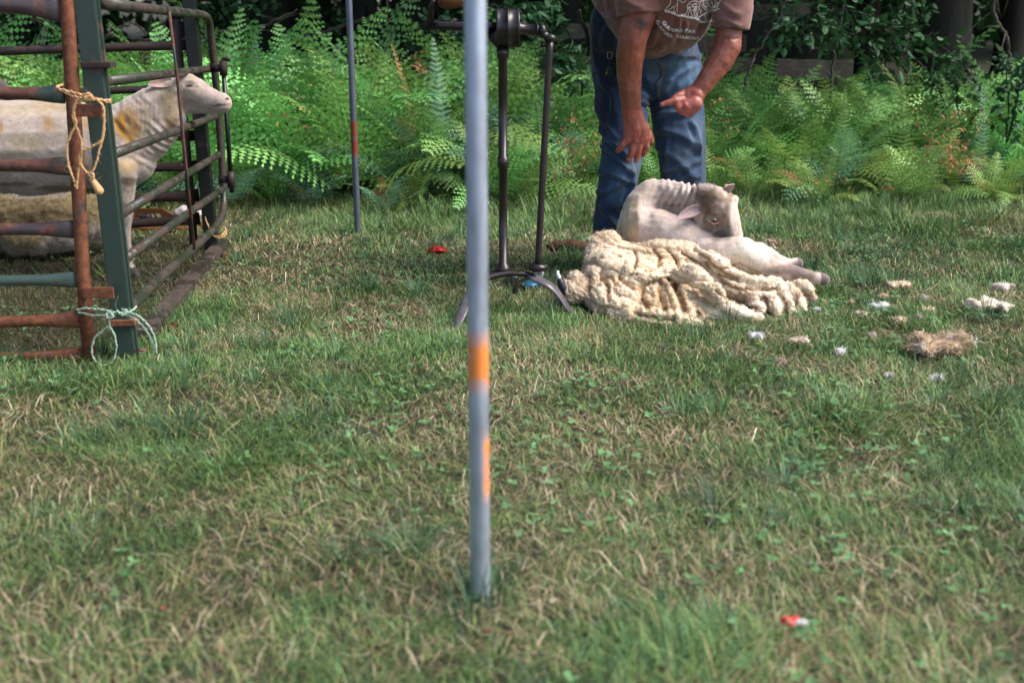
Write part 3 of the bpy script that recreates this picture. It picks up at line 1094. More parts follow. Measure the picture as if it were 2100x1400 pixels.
sapling("leafy_sapling", "dark sapling behind the pen's corner post",
        [[PX(450, 240, 10.0), PX(455, 100, 9.9), PX(440, 0, 9.8), PX(420, -80, 9.8)], [PX(455, 100, 9.9), PX(500, 30, 9.8), PX(540, 0, 9.8)]], 17, nleaf=70, colr=(.03, .085, .035))
# bare stems
def bare(name, label, pts, r0, seed, cat="branch"):
    R = np.random.RandomState(seed)
    S = spline(pts, 8); S[1:-1] += R.normal(0, .006, (len(S) - 2, 3))
    mb = MB(); mb.tube(S, np.linspace(r0, r0 * .45, len(S)), 8)
    for _ in range(5):
        i = R.randint(4, len(S) - 2)
        d = R.normal(0, 1, 3); d[1] *= .4; d = norm(d)
        L = R.uniform(.1, .4)
        mb.tube(spline([S[i], S[i] + d * L * .5 + R.normal(0, .03, 3), S[i] + d * L], 3), np.linspace(r0 * .4, .0012, 7), 5)
    o = mb.build(name, mat_twig)
    return tag(o, label, cat)
mat_twig, n, b = newmat("grey_twig")
t = ntex(n, 30, 5)
c1 = ramp(n, t.outputs[0], [(0.35, (0.03, 0.025, 0.022)), (0.7, (0.085, 0.074, 0.066))])
n.links.new(c1.outputs[0], b.inputs['Base Color']); b.inputs['Roughness'].default_value = .9
bare("bare_sapling", "thin pale bare sapling stem standing right of the far pole", [PX(788, 260, 8.9), PX(786, 120, 8.9), PX(794, 40, 8.9), PX(792, -150, 8.9)], .014, 1, "sapling")
bare("fallen_branch", "long fallen branch sloping up behind the ferns by the far pole", [PX(560, 110, 10.2), PX(640, 75, 10.2), PX(720, 50, 10.2), PX(840, 12, 10.2)], .03, 2)
bare("fallen_branch", "curved bare branch hanging above the pale fern frond", [PX(440, 66, 9.2), PX(520, 58, 9.2), PX(580, 36, 9.2), PX(610, 20, 9.2)], .014, 3)
bare("bare_sapling", "leaning grey stem right of the man's elbow", [PX(1525, 190, 8.2), PX(1540, 130, 8.2), PX(1570, 80, 8.2), PX(1600, 30, 8.2), PX(1625, -60, 8.2)], .012, 4, "sapling")
bare("bare_branch", "crooked grey branch in the dark at the top right", [PX(2045, -60, 8.6), PX(2040, 30, 8.6), PX(2065, 80, 8.6), PX(2072, 150, 8.6), PX(2080, 210, 8.6)], .018, 5)
bare("bare_branch", "dark diagonal branch crossing the arching sapling leaves", [PX(1750, 20, 7.9), PX(1810, 60, 7.9), PX(1850, 100, 7.9), PX(1900, 140, 7.9)], .012, 6)
bare("bare_sapling", "slim upright stem rising behind the grey board", [PX(1700, 210, 8.2), PX(1710, 120, 8.2), PX(1722, 60, 8.2), PX(1735, -40, 8.2)], .012, 7, "sapling")
bare("bare_branch", "tangle of bare twigs seen through the front gate", [PX(60, 108, 9.0), PX(95, 60, 9), PX(50, 35, 9), PX(0, 60, 9)], .010, 8)
bare("bare_sapling", "forked pale stump stem beside the rusty gate pipe", [PX(85, 140, 9.0), PX(88, 80, 9), PX(96, 40, 9), PX(104, -30, 9)], .022, 9, "sapling")
bare("bare_branch", "bare twigs arching between green post and the thin gate rod", [PX(215, 75, 8.9), PX(270, 50, 8.9), PX(320, 80, 8.9), PX(345, 30, 8.9)], .010, 10)
bare("fallen_branch", "low bare branch just above the fern tips inside the gate", [PX(220, 72, 9.1), PX(280, 82, 9.1), PX(350, 80, 9.1), PX(420, 86, 9.1)], .016, 11)

# ------------------------------------------------------------------ weathered boards behind the ferns on the right
mat_oldwood, n, b = newmat("old_grey_wood")
t = ntex(n, 10, 8, 0.7, stretch=(0.4, 6, 6)); t2 = ntex(n, 2.5, 5)
c1 = ramp(n, t.outputs[0], [(0.3, (0.014, 0.012, 0.010)), (0.6, (0.050, 0.043, 0.038)), (0.8, (0.085, 0.075, 0.067))])
rr = ramp(n, t2.outputs[0], [(0.45, (0, 0, 0)), (0.62, (1, 1, 1))])
n.links.new(mix(n, rr.outputs[0], c1.outputs[0], (0.05, 0.065, 0.030)), b.inputs['Base Color']); b.inputs['Roughness'].default_value = .95
bump(n, b, t.outputs[0], .7, .006)
def plank(label, x0, y0, x1, y1, wpx, Y, seed):
    A, B = PX(x0, y0, Y), PX(x1, y1, Y + .1)
    d = norm(B - A); u, v, _ = frame(d)
    mb = MB(); L = np.linalg.norm(B - A); hw = wpx * MPP(A) / 2
    R = np.random.RandomState(seed)
    bm_n = 9
    vs = []
    for i in range(bm_n):
        q = A + d * L * i / (bm_n - 1)
        for (a, c_) in ((-1, -1), (1, -1), (1, 1), (-1, 1)):
            vs.append(q + np.array([0, 0, 1]) * (hw * c_ + R.normal(0, .004)) + np.array([0, 1, 0]) * (0.022 * a + R.normal(0, .003)))
    fs = [(0, 1, 2, 3), tuple(4 * (bm_n - 1) + k for k in (3, 2, 1, 0))]
    for i in range(bm_n - 1):
        for k in range(4):
            fs.append((4 * i + k, 4 * i + 4 + k, 4 * i + 4 + (k + 1) % 4, 4 * i + (k + 1) % 4))
    mb.add(vs, fs)
    o = mb.build("weathered_board", mat_oldwood, smooth=False, autofix=True)
    return tag(o, label, "board")
plank("weathered grey board lying level just behind the right hand ferns", 1590, 140, 1748, 143, 36, 8.6, 1)
plank("lowest weathered board, half sunk behind the fern tips", 1560, 176, 1745, 176, 22, 8.7, 2)
plank("upper weathered board beside the man's raised sleeve", 1535, 28, 1660, 22, 30, 9.1, 3)
plank("grey board end seen under the man's sleeve", 1430, 92, 1530, 90, 32, 9.0, 4)
plank("mossy board behind the man's forearm", 1425, 130, 1540, 132, 30, 8.9, 5)
plank("weathered board showing left of the man behind the drive rod", 1095, 72, 1215, 62, 30, 9.0, 6)
plank("lower grey log board between the drive rod and the man", 1080, 140, 1215, 134, 30, 8.8, 7)
# ------------------------------------------------------------------ pole material (galvanised, with spray paint marks)
def polemat(name, base, marks):
    """marks: list of (z0, z1, x_lo, x_hi, colour) in the pole's own coordinates"""
    m, n, b = newmat(name)
    t = ntex(n, 40, 6, 0.6, stretch=(1, 1, 0.3)); t2 = ntex(n, 26, 6, .7)
    c = mix(n, t.outputs[0], tuple(k * 0.55 for k in base), tuple(k * 1.4 for k in base))
    tc = n.nodes.new("ShaderNodeTexCoord"); sx = n.nodes.new("ShaderNodeSeparateXYZ"); n.links.new(tc.outputs['Object'], sx.inputs[0])
    nz = N_(n, "ShaderNodeMath", operation='MULTIPLY_ADD', i_1=0.07, i_2=-0.035); n.links.new(t2.outputs[0], nz.inputs[0])
    zz = N_(n, "ShaderNodeMath", operation='ADD'); n.links.new(sx.outputs[2], zz.inputs[0]); n.links.new(nz.outputs[0], zz.inputs[1])
    met = None
    for (z0, z1, x0, x1, cc) in marks:
        def band(src, a, b_, f):
            r1 = n.nodes.new("ShaderNodeMapRange"); r1.interpolation_type = 'SMOOTHSTEP'
            r1.inputs[1].default_value = a - f; r1.inputs[2].default_value = a + f; n.links.new(src, r1.inputs[0])
            r2 = n.nodes.new("ShaderNodeMapRange"); r2.interpolation_type = 'SMOOTHSTEP'
            r2.inputs[1].default_value = b_ - f; r2.inputs[2].default_value = b_ + f; r2.inputs[3].default_value = 1; r2.inputs[4].default_value = 0; n.links.new(src, r2.inputs[0])
            q = N_(n, "ShaderNodeMath", operation='MULTIPLY'); n.links.new(r1.outputs[0], q.inputs[0]); n.links.new(r2.outputs[0], q.inputs[1]); return q.outputs[0]
        q = N_(n, "ShaderNodeMath", operation='MULTIPLY')
        n.links.new(band(zz.outputs[0], z0, z1, 0.022), q.inputs[0]); n.links.new(band(sx.outputs[0], x0, x1, 0.006), q.inputs[1])
        rr = ramp(n, t2.outputs[0], [(0.30, (0.35,) * 3), (0.48, (1,) * 3)])
        q2 = N_(n, "ShaderNodeMath", operation='MULTIPLY'); n.links.new(q.outputs[0], q2.inputs[0]); n.links.new(rr.outputs[0], q2.inputs[1])
        c = mix(n, q2.outputs[0], c, cc)
        inv = N_(n, "ShaderNodeMath", operation='SUBTRACT', i_0=1.0); n.links.new(q2.outputs[0], inv.inputs[1])
        if met is None: met = inv.outputs[0]
        else:
            mm = N_(n, "ShaderNodeMath", operation='MULTIPLY'); n.links.new(met, mm.inputs[0]); n.links.new(inv.outputs[0], mm.inputs[1]); met = mm.outputs[0]
    n.links.new(c, b.inputs['Base Color'])
    ms = N_(n, "ShaderNodeMath", operation='MULTIPLY', i_1=0.75); n.links.new(met, ms.inputs[0]); n.links.new(ms.outputs[0], b.inputs['Metallic'])
    r = ramp(n, t.outputs[0], [(0.3, (0.38,) * 3), (0.7, (0.55,) * 3)])
    n.links.new(r.outputs[0], b.inputs['Roughness'])
    bump(n, b, t.outputs[0], 0.15, 0.001)
    return m

def zat(px, py, P0):
    """height on the vertical line through P0 that appears at photograph row py"""
    d = ray(px, py)
    return CAMZ + d[2] * (P0[1] / d[1])

def pole(label, xb, yb, r, marks, base, name="tent_pole"):
    P0 = GP(xb, yb)
    mb = MB()
    zs = [-0.05, 0.0, .3, .6, .9, 1.2, 1.6, 2.2]
    mb.tube([P0 + np.array([0, 0, z]) for z in zs], [r] * len(zs), 40)
    mk = [(zat(xb, y1, P0), zat(xb, y0, P0), a * r, b_ * r, c) for (y0, y1, a, b_, c) in marks]
    o = mb.build(name, polemat("galvanised_steel", base, mk), origin=P0)
    return tag(o, label, "pole", "poles of the tent")
OR = (0.80, 0.24, 0.05)
pole("galvanised tent pole near the camera with orange spray paint marks", 985, 1235, 0.0182,
     [(690, 790, -2, 2, OR), (885, 1015, 0.45, 2, OR)], (0.46, 0.52, 0.64))
pole("far grey tent pole with a dark red painted band, left of the near one", 734, 482, 0.0172,
     [(247, 322, -2, 2, (0.20, 0.032, 0.016))], (0.15, 0.17, 0.22))

# ------------------------------------------------------------------ livestock pen
G1, G2 = (0.050, 0.105, 0.085), (0.060, 0.085, 0.060)
RUST = (0.20, 0.075, 0.045)
RUSTD = (0.10, 0.050, 0.045)
mt_post = paintmat("green_paint", (0.046, 0.082, 0.070), (0.20, 0.10, 0.07), 0.60)
mt_rail = paintmat("worn_green_paint", (0.048, 0.058, 0.042), (0.075, 0.052, 0.042), 0.50)
mt_rust = paintmat("rusty_steel", (0.10, 0.075, 0.07), (0.26, 0.085, 0.040), 0.38)
mt_mix = paintmat("half_rusted_paint", (0.055, 0.095, 0.085), (0.19, 0.075, 0.055), 0.47)
mt_mauve = paintmat("mauve_rust", (0.11, 0.085, 0.095), (0.24, 0.085, 0.060), 0.56)
mt_green2 = paintmat("pale_green_paint", (0.10, 0.165, 0.145), (0.26, 0.09, 0.05), 0.58)
mt_dark = paintmat("dark_rusty_steel", (0.022, 0.014, 0.016), (0.045, 0.020, 0.020), 0.45)
mt_darkg = paintmat("dark_green_steel", (0.008, 0.014, 0.014), (0.022, 0.012, 0.012), 0.60)

N0, F0 = GP(262, 735), GP(452, 512)
Lft = PX(0, 420, 5.10)
gd = norm((F0 - N0) * np.array([1, 1, 0]))          # along the side gate
gn = np.array([gd[1], -gd[0], 0])                      # outward (towards the lawn)

# --- side gate
g = thing("side_gate", "long green livestock gate on the lawn side, a shorn sheep's head poking through it", "gate", (N0 + F0) / 2)
PL = (N0, F0)
# green square post
pb = MB()
hp = 1.75
ax = [gn, gd, norm([-.016, 0, 1.0])]
C0 = N0 + np.array([0, 0, 0])
pc = C0 - gn * 0.0 + gd * 0.0
pb.box(pc + ax[2] * (hp / 2 - .01), (0.031, 0.027, hp / 2), ax, bev=.004)
pb.box(pc + gn * 0.033 + ax[2] * (hp / 2 - .01), (0.004, 0.009, hp / 2 - .01), ax)
post = pb.build("post", mt_post, g, smooth=False)
mb = MB(); mb.box(pc + gn * .0 - gd * 0.003 + np.array([0, 0, zat(188, 133, C0)]), (0.044, 0.036, 0.008), ax, bev=.002)
mb.build("bracket", mt_dark, g, smooth=False)
mb = MB(); mb.box(pc - gd * 0.003 + np.array([0, 0, zat(255, 657, C0)]), (0.043, 0.036, 0.010), ax, bev=.003)
mb.build("bracket", mt_rust, g, smooth=False)
# frame: top rail, bent far end, bottom rail as one tube
def side(x, y): return onplane(x, y, *PL)
Pt0, Pt1 = side(212, 8), side(404, 29)
fr = [Pt0, side(320, 20), Pt1]
corner = [side(417, 31), side(425, 36), side(429, 47), side(431, 62)]
down = [side(441, 150), side(449, 240), side(455, 330), side(458, 380)]
bend2 = [side(459, 418), side(455, 443), side(440, 468)]
bot = [side(385, 520), side(330, 568), side(276, 622), side(268, 630)]
mb = MB()
mb.tube(fr + corner + down + bend2 + bot, 0.0185, 14)
mb.build("frame", mt_rail, g)
for i, (x0, y0, x1, y1) in enumerate(((230, 166, 432, 141), (246, 311, 441, 239), (262, 430, 449, 317), (268, 522, 456, 388))):
    mb = MB(); A, B = side(x0, y0), side(x1, y1); A = A - (B - A) * .05
    mb.tube([A, A + (B - A) * .5, B], 0.0165, 12)
    mb.build("rail", mt_rail, g)
mb = MB(); mb.tube([side(335, 24) + gn * .022, side(352, 160) + gn * .022, side(366, 300) + gn * .022, side(388, 512) + gn * .022], 0.0065, 8)
mb.build("brace_rod", mt_mix, g)
# sill lying on the ground
mb = MB()
A, B = GP(298, 700), GP(458, 508)
d_ = norm(B - A); mb.box((A + B) / 2 + np.array([0, 0, .022]), (0.034, np.linalg.norm(B - A) / 2, 0.022), [np.array([d_[1], -d_[0], 0]), d_, np.array([0, 0, 1.])], bev=.005)
mt_sill = paintmat("earthy_brown_steel", (0.055, 0.042, 0.038), (0.10, 0.070, 0.058), 0.5)
mb.build("sill", mt_sill, g, smooth=False)

# --- corner post with latch
cp = thing("corner_post", "dark square corner post of the pen with a hooked latch rod", "post", F0)
Fc = F0 - gd * 0.02 - gn * 0.03
mb = MB(); mb.box(Fc + np.array([0, 0, .85]) - gn * .02, (0.030, 0.030, 0.86), ax, bev=.004)
mb.build("upright", mt_darkg, cp, smooth=False)
LR = F0 + gn * 0.075
mb = MB()
mb.tube([np.array([LR[0], LR[1], zat(472, 395, LR)]), np.array([LR[0], LR[1], zat(445, 140, LR)])], 0.011, 10)
zt = zat(443, 125, LR)
mb.tube(spline([np.array([LR[0], LR[1], zt - .05]), np.array([LR[0], LR[1], zt - .01]), np.array([LR[0] + .01, LR[1], zt + .008]), np.array([LR[0] + .035, LR[1], zt + .005])], 4), 0.010, 8)
mb.build("latch_rod", mt_darkg, cp)
for yy0, yy1 in ((125, 155), (352, 385)):
    mb = MB(); z0, z1 = zat(445, yy1, LR), zat(445, yy0, LR)
    mb.tube([np.array([LR[0], LR[1], z0]), np.array([LR[0], LR[1], z1])], 0.019, 12)
    mb.box(np.array([LR[0], LR[1], (z0 + z1) / 2]) - gn * .03, (0.03, 0.006, 0.018), ax)
    mb.build("hinge_barrel", mt_dark, cp)

# --- back panel
BP = (F0 - gn * 0.11, Lft)
bk = thing("back_panel", "dark rusty rail panel closing the far side of the pen behind the sheep", "panel", F0 - gn * .2)
def bkp(x, y): return onplane(x, y, *BP)
for i, (x0, y0, x1, y1, w_) in enumerate(((-500, 122, 402, 92, 17), (-500, 210, 402, 180, 15), (-500, 325, 402, 278, 15), (-500, 372, 405, 341, 16), (-500, 452, 408, 400, 18), (-500, 520, 410, 448, 18))):
    A, B = bkp(x0, y0), bkp(x1, y1)
    mb = MB(); n_ = 14
    pts = [A + (B - A) * k / n_ for k in range(n_ + 1)]
    r = w_ * MPP(B) / 2
    rad = [(r, r)] * (n_ - 1) + [(r * 1.1, r * .9), (r * 1.5, r * .35)]
    mb.tube(pts, np.array(rad)[:, ::-1], 12)
    mb.build("rail", mt_dark, bk)
mb = MB(); A = bkp(398, 500); A[2] = 0
mb.tube([A, A + np.array([0, 0, .5]), A + np.array([0, 0, 1.1])], 0.02, 12); mb.build("end_tube", mt_dark, bk)

# --- front gate
FY = N0[1] - 0.03
FR = (np.array([N0[0] - .1, FY, 0]), np.array([N0[0] - 2.0, FY - .12, 0]))
def frp(x, y): return onplane(x, y, *FR)
fg = thing("front_gate", "rust red tube gate with flattened rail ends at the left edge", "gate", frp(150, 738) * np.array([1, 1, 0]))
mb = MB(); mb.tube([frp(131, -120), frp(137, 0), frp(158, 330), frp(170, 560), frp(184, 742)], 0.0215, 18)
mb.build("end_pipe", mt_rust, fg)
for (yl, xr, yr, rp, mt) in ((10, 128, 20, 17, mt_mauve), (191, 132, 194, 12.5, mt_mix), (339, 145, 341, 13, mt_mix), (470, 152, 470, 12.5, mt_mauve), (575, 160, 573, 11.5, mt_green2), (659, 168, 655, 12, mt_rust), (731, 176, 727, 10, mt_rust)):
    A, B = frp(-600, yl + (yl - yr) * 5), frp(xr, yr)
    mb = MB(); n_ = 30
    pts = [A + (B - A) * k / n_ for k in range(n_ + 1)]
    r = rp * MPP(B)
    rad = []
    for k in range(n_ + 1):
        t = sstep(n_ - 3.2, n_ - .2, k)
        rad.append((r * (1 - .55 * t), r * (1 + .50 * t)))
    mb.tube(pts, np.array(rad), 16)
    mb.build("rail", mt, fg)
for (x0, y0, x1, y1) in ((166, 212, 218, 238), (178, 584, 242, 607)):
    A, B = frp(x0, (y0 + y1) / 2), frp(x1, (y0 + y1) / 2)
    A[1] -= .035; B[1] -= .035
    mb = MB(); mb.box((A + B) / 2, ((B - A)[0] / 2, .004, (y1 - y0) * MPP(A) / 2), bev=.001)
    mb.build("latch_bar", mt_rust, fg, smooth=False)

# ------------------------------------------------------------------ twine
def twinemat(name, c):
    m, n, b = newmat(name)
    t = n.nodes.new("ShaderNodeTexWave"); t.inputs['Scale'].default_value = 90; t.inputs['Distortion'].default_value = 4; t.bands_direction = 'DIAGONAL'
    tc = n.nodes.new("ShaderNodeTexCoord"); n.links.new(tc.outputs['Object'], t.inputs[0])
    n.links.new(mix(n, t.outputs[1], tuple(k * .62 for k in c), c), b.inputs['Base Color'])
    b.inputs['Roughness'].default_value = .7; b.inputs['Sheen Weight'].default_value = .3
    bump(n, b, t.outputs[1], .6, .002)
    return m
def twine(label, strands, mat, r=0.0028, fr_seed=1, nf=60):
    """strands: pixel paths (x, y, dist). Two-ply cord with loose fibres"""
    R = np.random.RandomState(fr_seed)
    mb = MB(); allp = []
    for st in strands:
        S = spline([PX(*p) for p in st], 8)
        S[1:-1] += R.normal(0, .0008, (len(S) - 2, 3))
        T = np.gradient(S, axis=0)
        for ply in (0, 1):
            Q = []
            for i, p in enumerate(S):
                a, b_, _ = frame(T[i]); ph = i * 0.9 + ply * math.pi
                Q.append(p + (a * math.cos(ph) + b_ * math.sin(ph)) * r * .55)
            mb.tube(Q, r * .75, 6)
        allp.append(S)
    A = np.vstack(allp)
    for _ in range(nf):
        p = A[R.randint(len(A))]; d = R.normal(0, 1, 3); L = R.uniform(.008, .035)
        q = [p, p + norm(d) * L * .5 + R.normal(0, .004, 3), p + norm(d) * L + R.normal(0, .006, 3)]
        mb.tube(spline(q, 3), np.linspace(.00045, .0002, 7), 3)
    o = mb.build("twine", mat)
    return tag(o, label, "twine")
YF = FY - .055
tw_o = twinemat("orange_twine", (0.72, 0.42, 0.18)); tw_g = twinemat("green_twine", (0.38, 0.56, 0.42))
twine("orange baler twine tying the rusty pipe to the green post, loops hanging", [
    [(150, 170, YF + .10), (122, 176, YF + .02), (120, 182, YF), (150, 190, YF - .01), (178, 197, YF - .01), (205, 206, YF - .01), (228, 205, YF + .02)],
    [(121, 184, YF), (150, 197, YF - .01), (176, 204, YF - .015), (200, 204, YF - .01), (228, 212, YF + .02)],
    [(176, 197, YF - .02), (158, 208, YF - .02), (151, 230, YF - .02), (156, 255, YF - .02), (143, 280, YF - .02), (137, 305, YF - .02), (140, 335, YF - .02), (150, 365, YF - .02), (158, 388, YF - .02)],
    [(153, 215, YF - .02), (150, 240, YF - .02), (160, 270, YF - .02), (168, 295, YF - .02), (166, 325, YF - .02), (160, 360, YF - .02), (157, 388, YF - .02)],
    [(200, 206, YF - .02), (212, 220, YF - .02), (213, 245, YF - .02), (212, 275, YF - .02), (203, 310, YF - .02), (197, 335, YF - .02), (187, 357, YF - .02)],
    [(208, 290, YF - .02), (190, 300, YF - .02), (170, 310, YF - .02), (163, 325, YF - .02), (170, 345, YF - .02), (185, 360, YF - .02), (195, 372, YF - .02)],
    [(186, 352, YF - .02), (192, 362, YF - .022), (186, 368, YF - .02), (197, 378, YF - .02)],
    [(172, 196, YF - .025), (182, 192, YF - .03), (190, 203, YF - .03), (180, 206, YF - .025), (174, 198, YF - .03)],
], tw_o, .0035, 1)
mbk = MB(); kp = PX(194, 376, YF - .02); mbk.limb([(kp, .010), (kp + np.array([.012, 0, -.022]), .013)])
kk = mbk.build("frayed_knot", tw_o, bpy.data.objects.get("twine"))
twine("pale green baler twine knotted low around the gate post, loops to the grass", [
    [(158, 634, YF), (185, 632, YF - .015), (215, 636, YF - .02), (245, 641, YF - .02), (268, 638, YF - .01), (280, 628, YF + .02)],
    [(160, 640, YF), (190, 646, YF - .015), (218, 646, YF - .02), (240, 640, YF - .025), (262, 645, YF - .015)],
    [(228, 645, YF - .03), (224, 665, YF - .03), (234, 685, YF - .03), (239, 712, YF - .03), (232, 738, YF - .03), (215, 749, YF - .03), (197, 742, YF - .03), (188, 722, YF - .03), (193, 695, YF - .03), (210, 678, YF - .03), (222, 668, YF - .03)],
    [(262, 640, YF - .02), (285, 648, YF - .02), (305, 668, YF - .02), (318, 695, YF - .02), (321, 725, YF - .02)],
    [(258, 644, YF - .02), (280, 655, YF - .02), (300, 678, YF - .02), (312, 700, YF - .02), (320, 720, YF - .02)],
    [(225, 640, YF - .03), (233, 648, YF - .035), (222, 652, YF - .035), (218, 642, YF - .03)],
    [(240, 636, YF - .03), (252, 646, YF - .035), (262, 638, YF - .03), (250, 634, YF - .03)],
], tw_g, .0028, 2, 70)
twine("small loop of orange twine around the foot of the corner post", [
    [(420, 445, F0[1] - .1), (430, 470, F0[1] - .1), (440, 484, F0[1] - .1), (452, 488, F0[1] - .08), (463, 480, F0[1] - .05), (463, 470, F0[1] - .02), (457, 465, F0[1])],
    [(440, 486, F0[1] - .1), (455, 483, F0[1] - .1), (461, 474, F0[1] - .05)],
], tw_o, .0035, 3, 25)

# ------------------------------------------------------------------ wooden tool tote beyond the pen
mat_wood, n, b = newmat("varnished_wood")
t = ntex(n, 12, 6, .6, stretch=(.3, 3, 5))
c1 = ramp(n, t.outputs[0], [(0.3, (0.070, 0.022, 0.008)), (0.7, (0.17, 0.065, 0.022))])
n.links.new(c1.outputs[0], b.inputs['Base Color']); b.inputs['Roughness'].default_value = .5
mat_black = attrmat("black_plastic", .5, .4, 30, .2)
TY = 5.95
tb = PX(270, 500, TY); tb[2] = 0
tote = thing("tool_tote", "brown wooden tool tote with an oval handle hole on the grass beyond the pen rails", "tote", tb)
def pxb(x, y, Y=TY): return PX(x, y, Y)
a0, a1 = pxb(165, 425), pxb(405, 425)
ztop, zmid, zbot = pxb(300, 428)[2], pxb(300, 455)[2], 0.012
# handle board with hole: built as polygon ring
def ring_board(outline, hole, Y, th):
    bm = bmesh.new()
    vo = [bm.verts.new((x, Y, z)) for x, z in outline]; vh = [bm.verts.new((x, Y, z)) for x, z in hole]
    eo = [bm.edges.new((vo[i], vo[(i + 1) % len(vo)])) for i in range(len(vo))]
    eh = [bm.edges.new((vh[i], vh[(i + 1) % len(vh)])) for i in range(len(vh))]
    bmesh.ops.triangle_fill(bm, use_beauty=True, edges=eo + eh)
    r = bmesh.ops.extrude_face_region(bm, geom=bm.faces[:])
    for v in [e for e in r['geom'] if isinstance(e, bmesh.types.BMVert)]: v.co.y += th
    bmesh.ops.recalc_face_normals(bm, faces=bm.faces[:])
    bm.verts.index_update()
    vs = [tuple(v.co) for v in bm.verts]; fs = [tuple(v.index for v in f.verts) for f in bm.faces]
    bm.free(); return vs, fs
xs = lambda x, y=430: pxb(x, y)[0]
zs_ = lambda y, x=300: pxb(x, y)[2]
hc = (xs(306, 444), zs_(444)); hw, hh = (xs(331, 444) - xs(281, 444)) / 2, (zs_(438) - zs_(450)) / 2
hole = []
for k in range(20):
    a = 2 * math.pi * k / 20
    hole.append((hc[0] + (hw - hh) * (1 if math.cos(a) > 0 else -1) + hh * math.cos(a), hc[1] + hh * math.sin(a)))
out = [(xs(168), zs_(500)), (xs(395), zs_(500)), (xs(398), zs_(457)), (xs(362), zs_(447)), (xs(333), zs_(428)), (xs(235), zs_(428)), (xs(205), zs_(447)), (xs(168), zs_(457))]
v_, f_ = ring_board(out, hole, TY, .018)
mb = MB(); mb.add(v_, f_); mb.build("handle_board", mat_wood, tote, smooth=False)
W0, W1 = xs(160), xs(405)
D = .30
hb = zs_(462)
for nm, c_, h_ in (("side_board", ((W0 + W1) / 2, TY - D / 2, hb / 2 + .01), ((W1 - W0) / 2, .008, hb / 2)), ("side_board", ((W0 + W1) / 2, TY + D / 2, hb / 2 + .01), ((W1 - W0) / 2, .008, hb / 2)),
                   ("end_board", (W0, TY, hb / 2 + .01), (.008, D / 2 - .009, hb / 2)), ("end_board", (W1, TY, hb / 2 + .01), (.008, D / 2 - .009, hb / 2)), ("bottom_board", ((W0 + W1) / 2, TY, .014), ((W1 - W0) / 2 - .01, D / 2 - .01, .007))):
    mb = MB(); mb.box(c_, h_, bev=.0015); mb.build(nm, mat_wood, tote, smooth=False)
# strapped dark case standing in the tote
mb = MB(); c_ = PX(298, 446, TY + .08)
mb.box(c_ + np.array([-.02, 0, -.03]), (.05, .03, .05), colr=(.02, .02, .03), bev=.01)
mb.tube(spline([PX(296, 440, TY + .08), PX(305, 424, TY + .08), PX(318, 440, TY + .08), PX(326, 452, TY + .08)], 5), .007, 8, c=(.01, .01, .01))
o = mb.build("hand_clippers", mat_black); tag(o, "black hand clippers with a looped strap lying in the wooden tote", "clippers")
mb = MB(); c_ = GP(383, 447); R = np.random.RandomState(3)
mat_cloth = attrmat("pinkish_cloth", .9, .1, 20, .2, (30, .5, .01))
mb.ell(c_ + np.array([0, 0, .03]), (.075, .05, .04), colr=(.50, .44, .46)); mb.ell(c_ + np.array([.06, 0, .02]), (.06, .04, .022), colr=(.5, .44, .46))
V, Nn, F = remesh(mb, .008, 3); V += Nn * (noise(V * 30, 3) * .008)[:, None]
o = fastmesh("rag", V, F, np.tile([.50, .44, .46], (len(V), 1)), mat_cloth, origin=c_, smooth=True); tag(o, "crumpled pale pink rag on the grass past the tote", "rag")

# ------------------------------------------------------------------ hand cranked shearing machine
mat_iron = attrmat("painted_iron", .33, .5, 25, .35, (45, .25, .002))
IR = (0.016, 0.011, 0.013); IRB = (0.022, 0.014, 0.016); IRL = (0.10, 0.088, 0.105)
MY = 4.05
mbase = PX(1040, 560, MY); mach = thing("shearing_machine", "antique dark iron hand cranked shearing machine on a tripod stand", "machine", (mbase[0], MY, 0))
def mp(x, y, Y=MY): return PX(x, y, Y)
# column, lower tube, socket
mb = MB()
zb = mp(1032, 556)
colx = zb[0]
def cz(y, x=1032): return zat(x, y, zb)
P = lambda y: np.array([colx, MY, cz(y)])
R1 = 8.6 * MPP(P(450))
mb.tube([P(556), P(549), P(547), P(541), P(540), P(345), P(344), P(322), P(321), P(120), P(119), P(98)],
        [.028, .028, .024, .022, R1, R1, .021, .021, .0165, .0165, .022, .022], 20, c=IRB)
mb.build("column", mat_iron, mach)
# gear case: upright drum with rim, shafts
gc = mp(1042, 58)
mb = MB()
rr_ = 40 * MPP(gc); wd = 21 * MPP(gc)
prof = [(-1.15, .90), (-1.15, .97), (-1.0, 1.0), (-.9, .97), (-.1, .97), (-.06, 1.02), (.06, 1.02), (.1, .97), (.9, .97), (1.0, 1.0), (1.15, .97), (1.15, .90)]
mb.tube([gc + np.array([a * wd, 0, 0]) for a, _ in prof], [r * rr_ for _, r in prof], 40, c=IR)
mb.build("gear_case", mat_iron, mach)
mb = MB()
mb.tube([mp(1055, 59), mp(1068, 59), mp(1069, 59), mp(1100, 62), mp(1101, 62), mp(1104, 62)], [.022, .022, .019, .019, .022, .022], 18, c=IRB)
mb.build("output_shaft", mat_iron, mach)
mb = MB(); mb.tube([mp(880, 53), mp(905, 53), mp(1000, 56), mp(1022, 57)], [.015, .015, .018, .018], 14, c=IR)
mb.build("input_shaft", mat_iron, mach)
mb = MB(); mb.tube([mp(880, 53, MY - .02), mp(884, 20, MY - .05), mp(890, 0, MY - .08)], [.014, .012, .012], 10, c=IR)
ck = mb.build("crank_arm", mat_iron, mach)
mb = MB(); hp_ = [mp(900, -4, MY - .08), mp(905, -2, MY - .08), mp(915, -2, MY - .08), mp(930, -2, MY - .08), mp(945, -3, MY - .08), mp(955, -4, MY - .08)]
mb.tube(hp_, [.018, .030, .034, .034, .030, .018], 18)
